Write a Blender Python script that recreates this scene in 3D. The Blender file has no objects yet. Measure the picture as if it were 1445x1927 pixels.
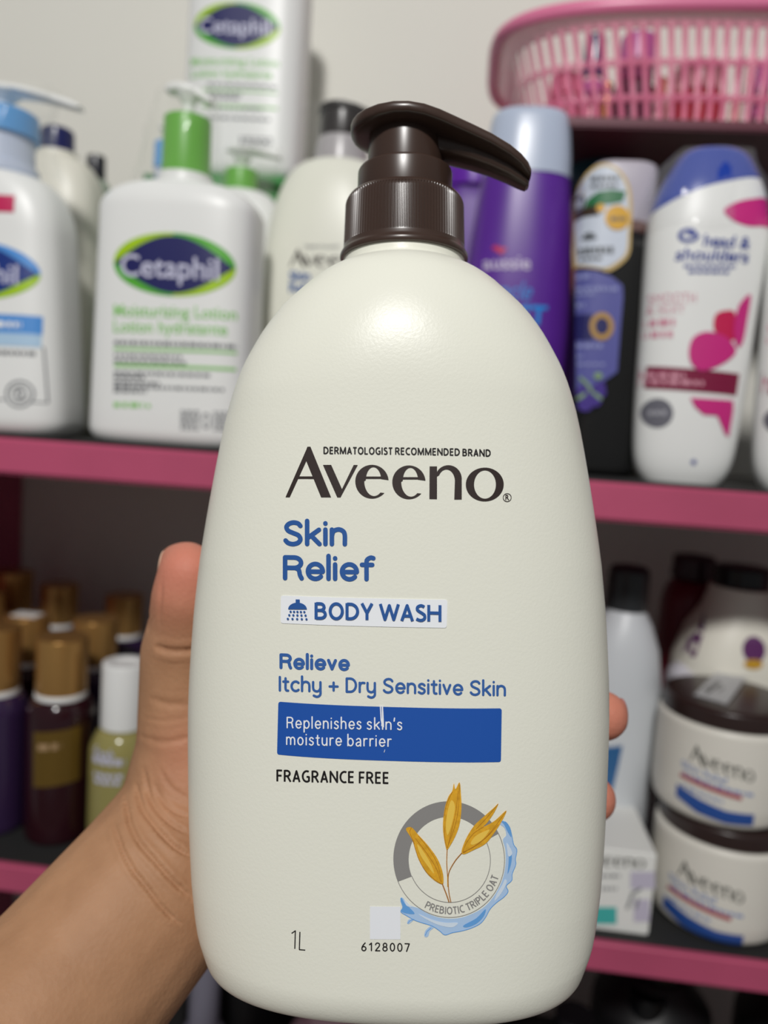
import bpy, bmesh, math, random
from math import sin, cos, pi, sqrt, radians, atan2, hypot
from mathutils import Vector, Matrix, geometry
random.seed(7)
C = bpy.context.scene.collection

# ------------------------------------------------------------------ camera
FPX = 1450.0                                    # focal length, image 1445 x 1927
Xc = Vector((.9921, -.0789, -.0972)).normalized()     # shelf direction seen from the camera (right, up, forward)
zf = -.1045
zx = (.0789*.9915 - .0972*.1045)/.9921
Zc = Vector((zx, sqrt(1-zf*zf-zx*zx), zf))
Zc = (Zc - Xc*Zc.dot(Xc)).normalized()
# world (x right along shelf, y towards wall, z up): right-handed with (right, forward, up)
def cf(v): return Vector((v[0], v[2], v[1]))    # -> (right, forward, up)
Xf, Zf = cf(Xc), cf(Zc)
Yf = Zf.cross(Xf)
R_ = Vector((Xf.x, Yf.x, Zf.x)); F_ = Vector((Xf.y, Yf.y, Zf.y)); U_ = Vector((Xf.z, Yf.z, Zf.z))
CAM = Vector((0, 0, 1.45))
cam_d = bpy.data.cameras.new('camera'); cam = bpy.data.objects.new('camera', cam_d); C.objects.link(cam)
cam_d.sensor_fit = 'VERTICAL'; cam_d.sensor_height = 36; cam_d.lens = 36*FPX/1927
cam_d.clip_start = .01
cam_d.dof.use_dof = True; cam_d.dof.focus_distance = .184; cam_d.dof.aperture_fstop = 7.8
cam.matrix_world = Matrix(((R_.x, U_.x, -F_.x, CAM.x), (R_.y, U_.y, -F_.y, CAM.y), (R_.z, U_.z, -F_.z, CAM.z), (0, 0, 0, 1)))
bpy.context.scene.camera = cam
HELD = Matrix(((R_.x, F_.x, U_.x, CAM.x), (R_.y, F_.y, U_.y, CAM.y), (R_.z, F_.z, U_.z, CAM.z), (0, 0, 0, 1)))  # frame of the hand and what it holds

# ------------------------------------------------------------------ light, world, exposure
w = bpy.data.worlds.new('room_light'); bpy.context.scene.world = w; w.use_nodes = True
w.node_tree.nodes['Background'].inputs[0].default_value = (.96, .98, 1, 1)
w.node_tree.nodes['Background'].inputs[1].default_value = .145
def area(name, loc, target, size, power, col=(1, 1, 1)):
    d = bpy.data.lights.new(name, 'AREA'); d.shape = 'DISK'; d.size = size; d.energy = power; d.color = col
    o = bpy.data.objects.new(name, d); C.objects.link(o); o.location = loc
    o.rotation_euler = (Vector(target)-Vector(loc)).to_track_quat('-Z', 'Y').to_euler(); return o
area('ceiling_lamp', (-.08, -.86, 2.38), (0, .35, 1.4), .16, 17.3, (1, .985, .96))
vs = bpy.context.scene.view_settings
vs.view_transform = 'Standard'; vs.look = 'None'; vs.gamma = 1; vs.use_curve_mapping = False; vs.exposure = 0.0
bpy.context.scene.cycles.max_bounces = 8; bpy.context.scene.cycles.transparent_max_bounces = 16
bpy.context.scene.cycles.use_denoising = True

# ------------------------------------------------------------------ helpers
def lin(c):
    return tuple(((v/255)/12.92 if v/255 <= .04045 else ((v/255+.055)/1.055)**2.4) for v in c[:3]) + (1,)
MATS = {}
def mat(name, col, rough=.5, metal=0, bump=0, bscale=800, trans=0, alpha=1, spec=.5, sss=0, var=0, vscale=30, coat=0):
    if name in MATS: return MATS[name]
    m = bpy.data.materials.new(name); m.use_nodes = True; nt = m.node_tree; b = nt.nodes['Principled BSDF']
    c = lin(col)
    b.inputs['Base Color'].default_value = c; b.inputs['Roughness'].default_value = rough
    b.inputs['Metallic'].default_value = metal; b.inputs['Transmission Weight'].default_value = trans
    b.inputs['Specular IOR Level'].default_value = spec; b.inputs['Alpha'].default_value = alpha
    b.inputs['Coat Weight'].default_value = coat
    if sss:
        b.inputs['Subsurface Weight'].default_value = sss; b.inputs['Subsurface Scale'].default_value = .006
        b.inputs['Subsurface Radius'].default_value = (1, .5, .3)
    if bump or var:
        tc = nt.nodes.new('ShaderNodeTexCoord')
    if var:
        n = nt.nodes.new('ShaderNodeTexNoise'); n.inputs['Scale'].default_value = vscale; n.inputs['Detail'].default_value = 4
        nt.links.new(tc.outputs['Object'], n.inputs['Vector'])
        r = nt.nodes.new('ShaderNodeValToRGB'); r.color_ramp.elements[0].position = .35; r.color_ramp.elements[1].position = .65
        r.color_ramp.elements[0].color = tuple(x*(1-var) for x in c[:3])+(1,); r.color_ramp.elements[1].color = tuple(min(1, x*(1+var)) for x in c[:3])+(1,)
        nt.links.new(n.outputs['Fac'], r.inputs['Fac']); nt.links.new(r.outputs['Color'], b.inputs['Base Color'])
    if bump:
        n = nt.nodes.new('ShaderNodeTexNoise'); n.inputs['Scale'].default_value = bscale; n.inputs['Detail'].default_value = 2
        nt.links.new(tc.outputs['Object'], n.inputs['Vector'])
        bp = nt.nodes.new('ShaderNodeBump'); bp.inputs['Strength'].default_value = bump; bp.inputs['Distance'].default_value = .0004
        nt.links.new(n.outputs['Fac'], bp.inputs['Height']); nt.links.new(bp.outputs['Normal'], b.inputs['Normal'])
    MATS[name] = m; return m
def film_mat(name, col, a, rough=.06):
    if name in MATS: return MATS[name]
    m = bpy.data.materials.new(name); m.use_nodes = True; nt = m.node_tree; nt.nodes.clear()
    out = nt.nodes.new('ShaderNodeOutputMaterial'); mx = nt.nodes.new('ShaderNodeMixShader')
    t = nt.nodes.new('ShaderNodeBsdfTransparent'); b = nt.nodes.new('ShaderNodeBsdfPrincipled')
    b.inputs['Base Color'].default_value = lin(col); b.inputs['Roughness'].default_value = rough
    mx.inputs[0].default_value = a
    nt.links.new(t.outputs[0], mx.inputs[1]); nt.links.new(b.outputs[0], mx.inputs[2]); nt.links.new(mx.outputs[0], out.inputs[0])
    MATS[name] = m; return m

def link(name, me, parent=None, mtl=None, M=None):
    o = bpy.data.objects.new(name, me); C.objects.link(o)
    if mtl is not None: me.materials.append(mtl)
    if parent is not None: o.parent = parent
    if M is not None: o.matrix_world = M
    return o
def mesh(name, V, Fc, smooth=True, sharp=35):
    me = bpy.data.meshes.new(name); me.from_pydata([tuple(v) for v in V], [], Fc); me.update()
    if smooth:
        me.shade_smooth()
        if sharp: me.set_sharp_from_angle(angle=radians(sharp))
    return me
def thing(name, label, cat, M=None, group=None, kind=None):
    o = bpy.data.objects.new(name, None); C.objects.link(o); o.empty_display_size = .01
    if M is not None: o.matrix_world = M if isinstance(M, Matrix) else Matrix.Translation(M)
    tag(o, label, cat, group, kind); return o
def tag(o, label=None, cat=None, group=None, kind=None):
    if label: o['label'] = label
    if cat: o['category'] = cat
    if group: o['group'] = group
    if kind: o['kind'] = kind
    return o
def copy_tree(o, parent=None):
    c = o.copy(); C.objects.link(c)
    if parent is not None: c.parent = parent
    for ch in list(o.children): copy_tree(ch, c)
    return c

class Surf:                                     # a bottle body: rows of (z, half width, half depth, exponent)
    def __init__(s, rows): s.r = rows
    def at(s, z):
        r = s.r
        if z <= r[0][0]: return r[0][1:]
        for i in range(len(r)-1):
            if z <= r[i+1][0]:
                t = (z-r[i][0])/max(1e-9, r[i+1][0]-r[i][0])
                return tuple(r[i][k]+(r[i+1][k]-r[i][k])*t for k in (1, 2, 3))
        return r[-1][1:]
    def front(s, x, z):
        a, b, n = s.at(z); q = min(.999, abs(x)/max(a, 1e-6))
        return -b*(1-q**n)**(1/n)
    def mesh(s, name, seg=96, top=True, bottom=True):
        V = []; Fc = []
        for z, a, b, n in s.r:
            for k in range(seg):
                t = 2*pi*k/seg; c, d = cos(t), sin(t)
                V.append((a*math.copysign(abs(c)**(2/n), c), b*math.copysign(abs(d)**(2/n), d), z))
        m = len(s.r)
        for i in range(m-1):
            for k in range(seg):
                k2 = (k+1) % seg; Fc.append((i*seg+k, i*seg+k2, (i+1)*seg+k2, (i+1)*seg+k))
        if bottom: Fc.append(tuple(range(seg-1, -1, -1)))
        if top: Fc.append(tuple((m-1)*seg+k for k in range(seg)))
        return mesh(name, V, Fc)
def lathe_rows(pts, n=2, bev=0.0): return [(z, r, r, n) for r, z in pts]
def rounded(pts, bev):
    """profile (r,z) with each inner corner rounded by bev"""
    out = [pts[0]]
    for i in range(1, len(pts)-1):
        p, q, s = Vector(pts[i-1]), Vector(pts[i]), Vector(pts[i+1])
        l1, l2 = (p-q).length, (s-q).length
        d = min(bev, l1*.45, l2*.45)
        a = q+(p-q).normalized()*d; b = q+(s-q).normalized()*d
        for k in range(5):
            t = k/4; out.append(tuple(a*(1-t)**2+q*2*t*(1-t)+b*t*t))
    out.append(pts[-1]); return out
def lathe(name, pts, mtl, parent, bev=.0008, seg=64, ribs=0, rib_d=0, rz=(0, 0), loc=None, rot=None):
    P = rounded(pts, bev); V = []; Fc = []
    if ribs: seg = ribs*4
    for r, z in P:
        for k in range(seg):
            rr = r
            if ribs and rz[0] <= z <= rz[1] and r > 1e-5: rr = r - (rib_d if k % 4 in (0, 1) else 0)
            V.append((rr*cos(2*pi*k/seg), rr*sin(2*pi*k/seg), z))
    for i in range(len(P)-1):
        for k in range(seg):
            k2 = (k+1) % seg; Fc.append((i*seg+k, i*seg+k2, (i+1)*seg+k2, (i+1)*seg+k))
    if P[0][0] > 1e-6: Fc.append(tuple(range(seg-1, -1, -1)))
    if P[-1][0] > 1e-6: Fc.append(tuple((len(P)-1)*seg+k for k in range(seg)))
    o = link(name, mesh(name, V, Fc, True, 25 if ribs else 40), parent, mtl)
    if loc is not None: o.location = loc
    if rot is not None: o.rotation_euler = rot
    return o
def box(name, x0, x1, y0, y1, z0, z1, mtl, parent=None, bev=.001):
    bm = bmesh.new(); bmesh.ops.create_cube(bm, size=1)
    for v in bm.verts: v.co = Vector((x0 if v.co.x < 0 else x1, y0 if v.co.y < 0 else y1, z0 if v.co.z < 0 else z1))
    if bev: bmesh.ops.bevel(bm, geom=list(bm.edges), offset=bev, segments=3, affect='EDGES')
    me = bpy.data.meshes.new(name); bm.to_mesh(me); bm.free(); me.shade_smooth(); me.set_sharp_from_angle(angle=radians(30))
    return link(name, me, parent, mtl)
def loft(name, secs, mtl, parent, n=2.5, seg=28):
    """sections: (centre, axis u, half u, axis v, half v)"""
    V = []; Fc = []
    for c, u, hu, v, hv in secs:
        c, u, v = Vector(c), Vector(u), Vector(v)
        for k in range(seg):
            t = 2*pi*k/seg; a, b = cos(t), sin(t)
            V.append(c+u*(hu*math.copysign(abs(a)**(2/n), a))+v*(hv*math.copysign(abs(b)**(2/n), b)))
    m = len(secs)
    for i in range(m-1):
        for k in range(seg):
            k2 = (k+1) % seg; Fc.append((i*seg+k, i*seg+k2, (i+1)*seg+k2, (i+1)*seg+k))
    Fc.append(tuple(range(seg-1, -1, -1))); Fc.append(tuple((m-1)*seg+k for k in range(seg)))
    me = mesh(name, V, Fc, True, 50)
    bm = bmesh.new(); bm.from_mesh(me); bmesh.ops.recalc_face_normals(bm, faces=bm.faces); bm.to_mesh(me); bm.free()
    return link(name, me, parent, mtl)
def tube(name, pts, r, mtl, parent, seg=12):
    secs = []; P = [Vector(p) for p in pts]
    for i, p in enumerate(P):
        d = (P[min(i+1, len(P)-1)]-P[max(i-1, 0)]).normalized()
        u = d.cross(Vector((0, 0, 1)));
        if u.length < .1: u = d.cross(Vector((0, 1, 0)))
        u.normalize(); v = d.cross(u); rr = r[i] if isinstance(r, (list, tuple)) else r
        secs.append((p, u, rr, v, rr))
    return loft(name, secs, mtl, parent, 2, seg)

# ------------------------------------------------------------------ printed artwork
def catmull(P, k=8, closed=False):
    P = [Vector(p) for p in P]; n = len(P); out = []
    for i in range(n if closed else n-1):
        p0 = P[(i-1) % n] if closed or i > 0 else P[i]*2-P[i+1]
        p1, p2 = P[i], P[(i+1) % n]
        p3 = P[(i+2) % n] if closed or i+2 < n else p2*2-p1
        for j in range(k):
            t = j/k
            out.append(.5*((2*p1)+(p2-p0)*t+(2*p0-5*p1+4*p2-p3)*t*t+(3*p1-p0-3*p2+p3)*t**3))
    if not closed: out.append(P[-1])
    return [tuple(p) for p in out]
def arc(cx, cy, rx, ry, a0, a1, k=32):
    return [(cx+rx*cos(radians(a0+(a1-a0)*i/k)), cy+ry*sin(radians(a0+(a1-a0)*i/k))) for i in range(k+1)]
_tc = {}
def text_geo(s, off=0):
    key = (s, off)
    if key in _tc: return _tc[key]
    cu = bpy.data.curves.new('t', 'FONT'); cu.body = s; cu.size = 1; cu.offset = off; cu.resolution_u = 6
    o = bpy.data.objects.new('t', cu); C.objects.link(o)
    dg = bpy.context.evaluated_depsgraph_get(); me = o.evaluated_get(dg).to_mesh()
    V = [(v.co.x, v.co.y) for v in me.vertices]; Fc = [tuple(p.vertices) for p in me.polygons]
    o.evaluated_get(dg).to_mesh_clear(); bpy.data.objects.remove(o); bpy.data.curves.remove(cu)
    _tc[key] = (V, Fc); return _tc[key]
def cap_h():
    V, _ = text_geo('H'); return max(v[1] for v in V)

class Art:
    def __init__(s): s.V = []; s.F = []; s.L = []; s.k = 0
    def add(s, V, Fc, lay=None):
        b = len(s.V); s.k += 1; l = (s.k % 6)*3e-6 if lay is None else lay
        s.V += [tuple(v[:2]) for v in V]; s.L += [l]*len(V); s.F += [tuple(i+b for i in f) for f in Fc]; return s
    def poly(s, P, lay=None):
        T = geometry.tessellate_polygon([[Vector((p[0], p[1], 0)) for p in P]]); return s.add(P, [tuple(t) for t in T], lay)
    def strip(s, A, B, lay=None):
        n = len(A); return s.add(A+B, [(i, i+1, n+i+1, n+i) for i in range(n-1)], lay)
    def quad(s, *P): return s.add(P, [(0, 1, 2, 3)])
    def rect(s, x0, y0, x1, y1, sl=0): return s.quad((x0, y0), (x1, y0+sl*(x1-x0)), (x1, y1+sl*(x1-x0)), (x0, y1))
    def ell(s, cx, cy, rx, ry, k=40): return s.poly(arc(cx, cy, rx, ry, 0, 360-360/k, k-1))
    def ring(s, cx, cy, rx, ry, qx, qy, a0=0, a1=360, k=64): return s.strip(arc(cx, cy, rx, ry, a0, a1, k), arc(cx, cy, qx, qy, a0, a1, k))
    def stroke(s, P, w, cap=True, k=0):
        P = [Vector(p[:2]) for p in P]; P = [p for i, p in enumerate(P) if i == 0 or (p-P[i-1]).length > 1e-5]
        for i in range(1, len(P)-1):                # a sharp corner: two square-ended strokes meeting on a round joint
            a, b = P[i]-P[i-1], P[i+1]-P[i]
            if a.length > 1e-7 and b.length > 1e-7 and a.normalized().dot(b.normalized()) < .72:
                s.stroke(P[:i+1], w, cap, 1); s.stroke(P[i:], w, cap, 1)
                if not cap: s.ell(P[i].x, P[i].y, w*.46, w*.46, 14)
                return s
        A = []; B = []
        for i, p in enumerate(P):
            a = (p-P[i-1]).normalized() if i else None; b = (P[i+1]-p).normalized() if i+1 < len(P) else None
            if a is None: d = b; m = 1
            elif b is None: d = a; m = 1
            else:
                d = a+b; d = d.normalized() if d.length > 1e-6 else a; m = 1/max(.55, d.dot(a))
            nrm = Vector((-d.y, d.x)); A.append(tuple(p+nrm*w/2*m)); B.append(tuple(p-nrm*w/2*m))
        s.strip(A, B)
        if cap:
            s.ell(P[0].x, P[0].y, w/2, w/2, 14); s.ell(P[-1].x, P[-1].y, w/2, w/2, 14)
        return s
    def text(s, t, x0, x1, yb, ch, slope=0, bold=0, slant=0, fitw=True):
        V, Fc = text_geo(t, bold); a = min(v[0] for v in V); b = max(v[0] for v in V); H = cap_h()
        sx = (x1-x0)/(b-a) if fitw else ch/H
        return s.add([(x0+(v[0]-a)*sx+slant*v[1]/H*ch, yb+slope*((v[0]-a)*sx)-v[1]/H*ch) for v in V], Fc)
    def greek(s, x0, x1, y, h, sl=0, wd=9):           # a line of print too small to read
        x = x0
        while x < x1:
            q = min(x1, x+random.uniform(.5, 1.6)*wd); s.quad((x, y+sl*(x-x0)-h), (q, y+sl*(q-x0)-h), (q, y+sl*(q-x0)), (x, y+sl*(x-x0))); x = q+wd*.35
        return s
    def build(s, name, mtl, parent, fmap, surf, off=.00012, cell=.004, lim=lambda z: 1):
        bm = bmesh.new(); vs = []
        for (x, y), l in zip(s.V, s.L):
            u, v = fmap(x, y); u = max(-lim(v), min(lim(v), u)); vs.append(bm.verts.new((u, l, v)))
        for f in s.F:
            try: bm.faces.new([vs[i] for i in f])
            except ValueError: pass
        for ax in (0, 2):
            lo = min(v.co[ax] for v in bm.verts); hi = max(v.co[ax] for v in bm.verts)
            q = lo+cell
            while q < hi:
                co = [0, 0, 0]; no = [0, 0, 0]; co[ax] = q; no[ax] = 1
                bmesh.ops.bisect_plane(bm, geom=list(bm.verts)+list(bm.edges)+list(bm.faces), plane_co=co, plane_no=no); q += cell
        for v in bm.verts: v.co.y = surf(v.co.x, v.co.z)-off-v.co.y
        bm.normal_update()
        for f in bm.faces:
            if f.normal.y > 0: f.normal_flip()
        me = bpy.data.meshes.new(name); bm.to_mesh(me); bm.free()
        return link(name, me, parent, mtl)

# rounded single-stroke letters (baseline 0, capitals 1 high)
GL = {
 'S': (.70, [catmull([(.61, .80), (.52, .90), (.35, .93), (.19, .87), (.11, .74), (.18, .60), (.36, .51), (.54, .42), (.61, .27), (.53, .13), (.35, .07), (.18, .11), (.08, .21)], 5)]),
 'k': (.58, [[(.08, .08), (.08, 1.0)], [(.50, .65), (.12, .34)], [(.22, .42), (.52, .08)]]),
 'i': (.16, [[(.08, .08), (.08, .66)], [(.08, .90), (.08, .91)]]),
 'l': (.16, [[(.08, .08), (.08, 1.0)]]),
 'n': (.62, [[(.08, .08), (.08, .66)], catmull([(.08, .42), (.14, .60), (.32, .67), (.48, .60), (.54, .44), (.54, .08)], 5)]),
 'R': (.72, [[(.08, .08), (.08, .92), (.40, .92)]+arc(.40, .71, .24, .21, 90, -90, 12)+[(.08, .50)], catmull([(.44, .50), (.56, .42), (.60, .22), (.66, .08)], 5)]),
 'e': (.66, [[(.10, .36), (.60, .36)]+arc(.35, .37, .26, .30, 0, 318, 30)]),
 'f': (.50, [catmull([(.46, .93), (.36, .95), (.24, .86), (.22, .70), (.22, .30), (.22, .08)], 5), [(.06, .66), (.42, .66)]]),
 'v': (.56, [[(.07, .65), (.28, .09), (.49, .65)]]),
 'I': (.16, [[(.08, .08), (.08, .93)]]),
 't': (.42, [catmull([(.20, .86), (.20, .60), (.20, .22), (.25, .10), (.36, .08)], 5), [(.06, .65), (.36, .65)]]),
 'c': (.58, [arc(.34, .37, .26, .30, 48, 312, 24)]),
 'h': (.62, [[(.08, .08), (.08, 1.0)], catmull([(.08, .42), (.14, .60), (.32, .67), (.48, .60), (.54, .44), (.54, .08)], 5)]),
 'y': (.62, [catmull([(.08, .66), (.08, .30), (.14, .14), (.31, .07), (.47, .14), (.54, .30)], 5), catmull([(.54, .66), (.54, .20), (.54, -.08), (.46, -.22), (.30, -.27), (.12, -.20)], 5)]),
 '+': (.66, [[(.08, .40), (.58, .40)], [(.33, .15), (.33, .65)]]),
 'D': (.74, [[(.08, .08), (.08, .92), (.30, .92)]+arc(.30, .50, .36, .42, 90, -90, 18)+[(.08, .08)]]),
 'r': (.42, [[(.08, .08), (.08, .66)], catmull([(.08, .42), (.14, .60), (.26, .66), (.38, .65)], 5)]),
 's': (.52, [catmull([(.44, .58), (.36, .65), (.24, .67), (.12, .60), (.11, .49), (.26, .39), (.42, .31), (.44, .18), (.34, .08), (.22, .07), (.08, .14)], 5)]),
 ' ': (.26, []),
 '0': (.62, [arc(.31, .5, .22, .42, 0, 360, 28)]),
 '1': (.50, [[(.12, .74), (.32, .92), (.32, .08)]]),
 '2': (.62, [catmull([(.10, .74), (.16, .88), (.31, .93), (.47, .86), (.51, .70), (.42, .50), (.25, .30), (.10, .08)], 5), [(.10, .08), (.54, .08)]]),
 '6': (.62, [catmull([(.44, .92), (.28, .74), (.14, .50), (.10, .30)], 5), arc(.31, .30, .21, .23, 0, 360, 24)]),
 '7': (.60, [[(.08, .92), (.52, .92), (.24, .08)]]),
 '8': (.62, [arc(.31, .71, .18, .21, 0, 360, 24), arc(.31, .29, .22, .22, 0, 360, 24)]),
 'L': (.52, [[(.08, .95), (.08, .08), (.46, .08)]]),
}
GC = {   # plain capitals, strokes with square ends, 1 high
 'A': (.66, [[(.06, 0), (.33, .94), (.60, 0)], [(.15, .30), (.51, .30)]]),
 'B': (.62, [[(.07, 0), (.07, 1)], [(.07, .94), (.28, .94)]+arc(.28, .74, .20, .20, 90, -90, 10)+[(.07, .54)], [(.07, .54), (.30, .54)]+arc(.30, .30, .24, .24, 90, -90, 12)+[(.07, .06)]]),
 'C': (.60, [arc(.42, .5, .35, .45, 62, 298, 24)]),
 'D': (.70, [[(.07, 0), (.07, 1)], [(.07, .94), (.24, .94)]+arc(.24, .5, .37, .44, 90, -90, 18)+[(.07, .06)]]),
 'E': (.52, [[(.07, 0), (.07, 1)], [(.07, .94), (.48, .94)], [(.07, .52), (.45, .52)], [(.07, .06), (.48, .06)]]),
 'F': (.50, [[(.07, 0), (.07, 1)], [(.07, .94), (.48, .94)], [(.07, .50), (.44, .50)]]),
 'G': (.70, [arc(.42, .5, .35, .45, 62, 285, 24)+[(.61, .12), (.61, .46), (.40, .46)]]),
 'H': (.70, [[(.07, 0), (.07, 1)], [(.63, 0), (.63, 1)], [(.07, .52), (.63, .52)]]),
 'I': (.14, [[(.07, 0), (.07, 1)]]),
 'L': (.50, [[(.07, 1), (.07, .06), (.48, .06)]]),
 'M': (.86, [[(.07, 0), (.09, .95), (.43, .08), (.77, .95), (.79, 0)]]),
 'N': (.72, [[(.07, 0), (.07, .95), (.65, .05), (.65, 1)]]),
 'O': (.76, [arc(.38, .5, .31, .45, 0, 360, 36)]),
 'P': (.58, [[(.07, 0), (.07, 1)], [(.07, .94), (.26, .94)]+arc(.26, .70, .26, .24, 90, -90, 12)+[(.07, .46)]]),
 'R': (.62, [[(.07, 0), (.07, 1)], [(.07, .94), (.26, .94)]+arc(.26, .71, .25, .23, 90, -90, 12)+[(.07, .48)], [(.30, .48), (.58, 0)]]),
 'S': (.54, [catmull([(.46, .87), (.34, .94), (.22, .93), (.12, .84), (.11, .70), (.22, .58), (.36, .48), (.47, .36), (.47, .18), (.36, .07), (.22, .06), (.06, .14)], 5)]),
 'T': (.56, [[(.28, 0), (.28, .94)], [(.02, .94), (.54, .94)]]),
 'W': (.98, [[(.04, 1), (.27, .06), (.49, .92), (.71, .06), (.94, 1)]]),
 'Y': (.58, [[(.03, 1), (.29, .42), (.29, 0)], [(.55, 1), (.29, .42)]]),
}
def caps(A, s, x0, x1, yb, ch, slope, wt, sp=.14):
    tot = sum(GC[c][0] for c in s)+sp*(len(s)-1); sx = (x1-x0)/tot; x = 0
    for c in s:
        for P in GC[c][1]: A.stroke([(x0+(x+p[0])*sx, yb+slope*(x+p[0])*sx-p[1]*ch) for p in P], wt, False)
        x += GC[c][0]+sp
GL.update({
 'p': (.64, [[(.08, .66), (.08, -.24)], arc(.33, .37, .25, .30, 0, 360, 28)]),
 'o': (.66, [arc(.33, .37, .25, .30, 0, 360, 28)]),
 'u': (.62, [catmull([(.08, .66), (.08, .30), (.14, .14), (.30, .07), (.46, .14), (.54, .30)], 5), [(.54, .66), (.54, .06)]]),
 'm': (.96, [[(.08, .08), (.08, .66)], catmull([(.08, .45), (.14, .60), (.28, .67), (.42, .60), (.48, .44), (.48, .08)], 5), catmull([(.48, .45), (.54, .60), (.68, .67), (.82, .60), (.88, .44), (.88, .08)], 5)]),
 'b': (.64, [[(.08, .08), (.08, 1.0)], arc(.33, .37, .25, .30, 0, 360, 28)]),
 'a': (.58, [[(.50, .06), (.50, .46)], catmull([(.12, .58), (.28, .67), (.44, .62), (.50, .46)], 5), catmull([(.50, .38), (.24, .36), (.08, .24), (.14, .09), (.30, .07), (.50, .22)], 5)]),
 "'": (.14, [[(.09, 1.0), (.05, .76)]]),
})
def rtext(A, s, x0, x1, yb, ch, slope, wt, sp=.12):
    """stroke lettering from x0 to x1, baseline yb, capitals ch high"""
    tot = sum(GL[c][0] for c in s)+sp*(len(s)-1); sx = (x1-x0)/tot; x = 0
    for c in s:
        adv, st = GL[c]
        for P in st:
            Q = [(x0+(x+p[0])*sx, yb+slope*(x+p[0])*sx-p[1]*ch) for p in P]
            A.stroke(Q, wt)
        x += adv+sp
def brand_serif(A, T):
    """the brand word drawn letter by letter; T maps drawing units to artwork units"""
    def P(L): return [T(*p) for p in L]
    A.add(P([(160, 322), (182, 322), (286, 96), (276, 58)]), [(0, 1, 2, 3)])
    A.add(P([(275, 58), (291, 58), (398, 322), (346, 322), (268, 130), (262, 92)]), [(0, 1, 2, 3, 4, 5)])
    A.add(P([(214, 213), (320, 213), (324, 226), (208, 226)]), [(0, 1, 2, 3)])
    A.add(P([(356, 153), (399, 153), (458, 286), (444, 322), (430, 322)]), [(0, 1, 2, 3, 4)])
    A.add(P([(516, 153), (537, 153), (447, 322), (434, 322)]), [(0, 1, 2, 3)])
    for dx, dy in ((0, 0), (193, 3)):
        cx, cy = 611+dx, 239+dy
        o = arc(cx, cy, 87, 87, -5, -180, 36)+arc(cx, cy, 87, 89, -180, -318, 28)
        i = arc(cx+8, cy-7, 40, 68, -5, -180, 36)+arc(cx+11, cy-2, 51, 78, -180, -310, 28)
        o = P(o); i = P(i); A.strip(o, i)
        A.add(P([(cx-48, cy-26), (cx+60, cy-26), (cx+87, cy-14), (cx-48, cy-14)]), [(0, 1, 2, 3)])
    A.add(P([(912, 160), (951, 160), (951, 331), (911, 330)]), [(0, 1, 2, 3)])
    o = [(944, 200)]+arc(1010, 226, 70, 72, -140, 0, 24)+[(1080, 333)]
    i = [(946, 216)]+arc(1000, 236, 44, 60, -150, 0, 24)+[(1041, 333)]
    A.strip(P(o), P(i))
    A.strip(P(arc(1200, 255, 99, 88, 0, 360, 64)), P(arc(1201, 255, 57, 74, 0, 360, 64)))

# ------------------------------------------------------------------ measuring: photograph -> place
def ray(px, py): return (R_*((px-722.5)/FPX)+F_+U_*((963.5-py)/FPX))
def on_y(px, py, Y): d = ray(px, py); return CAM+d*((Y-CAM.y)/d.y)
def on_z(px, py, Z): d = ray(px, py); return CAM+d*((Z-CAM.z)/d.z)
def mpp(P): return (Vector(P)-CAM).dot(F_)/FPX      # metres per pixel at a place
FRONT = .400; WALL = .66
Z1 = on_y(722, 872, FRONT).z; Z1b = on_y(722, 948, FRONT).z
Z2 = on_y(722, 1718, FRONT).z; Z2b = on_y(722, 1776, FRONT).z
Z3 = Z2-(Z1-Z2)

# ------------------------------------------------------------------ the setting
m_wall = mat('wall_paint', (233, 231, 222), .75, bump=.15, bscale=120, var=.02, vscale=3)
def struct(o): o['kind'] = 'structure'; return o
struct(box('wall_back', -2.0, 2.0, WALL, WALL+.1, 0, 2.7, m_wall, bev=0))
struct(box('floor', -2.0, 2.0, -2.0, WALL, -.05, 0, mat('floor_tile', (150, 140, 130), .5, var=.08, vscale=4), bev=0))
m_pink = mat('pink_paint', (184, 80, 112), .42, bump=.5, bscale=60, var=.10, vscale=9)
m_mat = mat('black_liner', (34, 34, 34), .7, bump=.3, bscale=300)
XL = on_y(45, 950, WALL).x
unit = thing('display_shelf', 'pink painted wooden display shelf with black lined boards against the cream wall', 'shelf', (XL-.02, FRONT, 0))
ux = unit.location
def upart(name, x0, x1, y0, y1, z0, z1, m, bev=.0015):
    o = box(name, x0-ux.x, x1-ux.x, y0-ux.y, y1-ux.y, z0, z1, m, unit, bev); return o
XR = .62
for k, (zt, zb_) in enumerate(((Z1, Z1b), (Z2, Z2b), (Z3, Z3-.021))):
    th = upart('shelf_board', XL-.001, XR, FRONT, WALL-.001, zb_, zt-.0012, m_pink)
    upart('shelf_liner', XL, XR, FRONT+.004, WALL-.002, zt-.0013, zt, m_mat, 0)
upart('side_panel', XL-.02, XL-.0005, FRONT+.02, WALL-.001, 0, Z1b-.0005, m_pink)
upart('side_panel', XR+.0005, XR+.02, FRONT, WALL-.001, 0, Z1b-.0005, m_pink)

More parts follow.
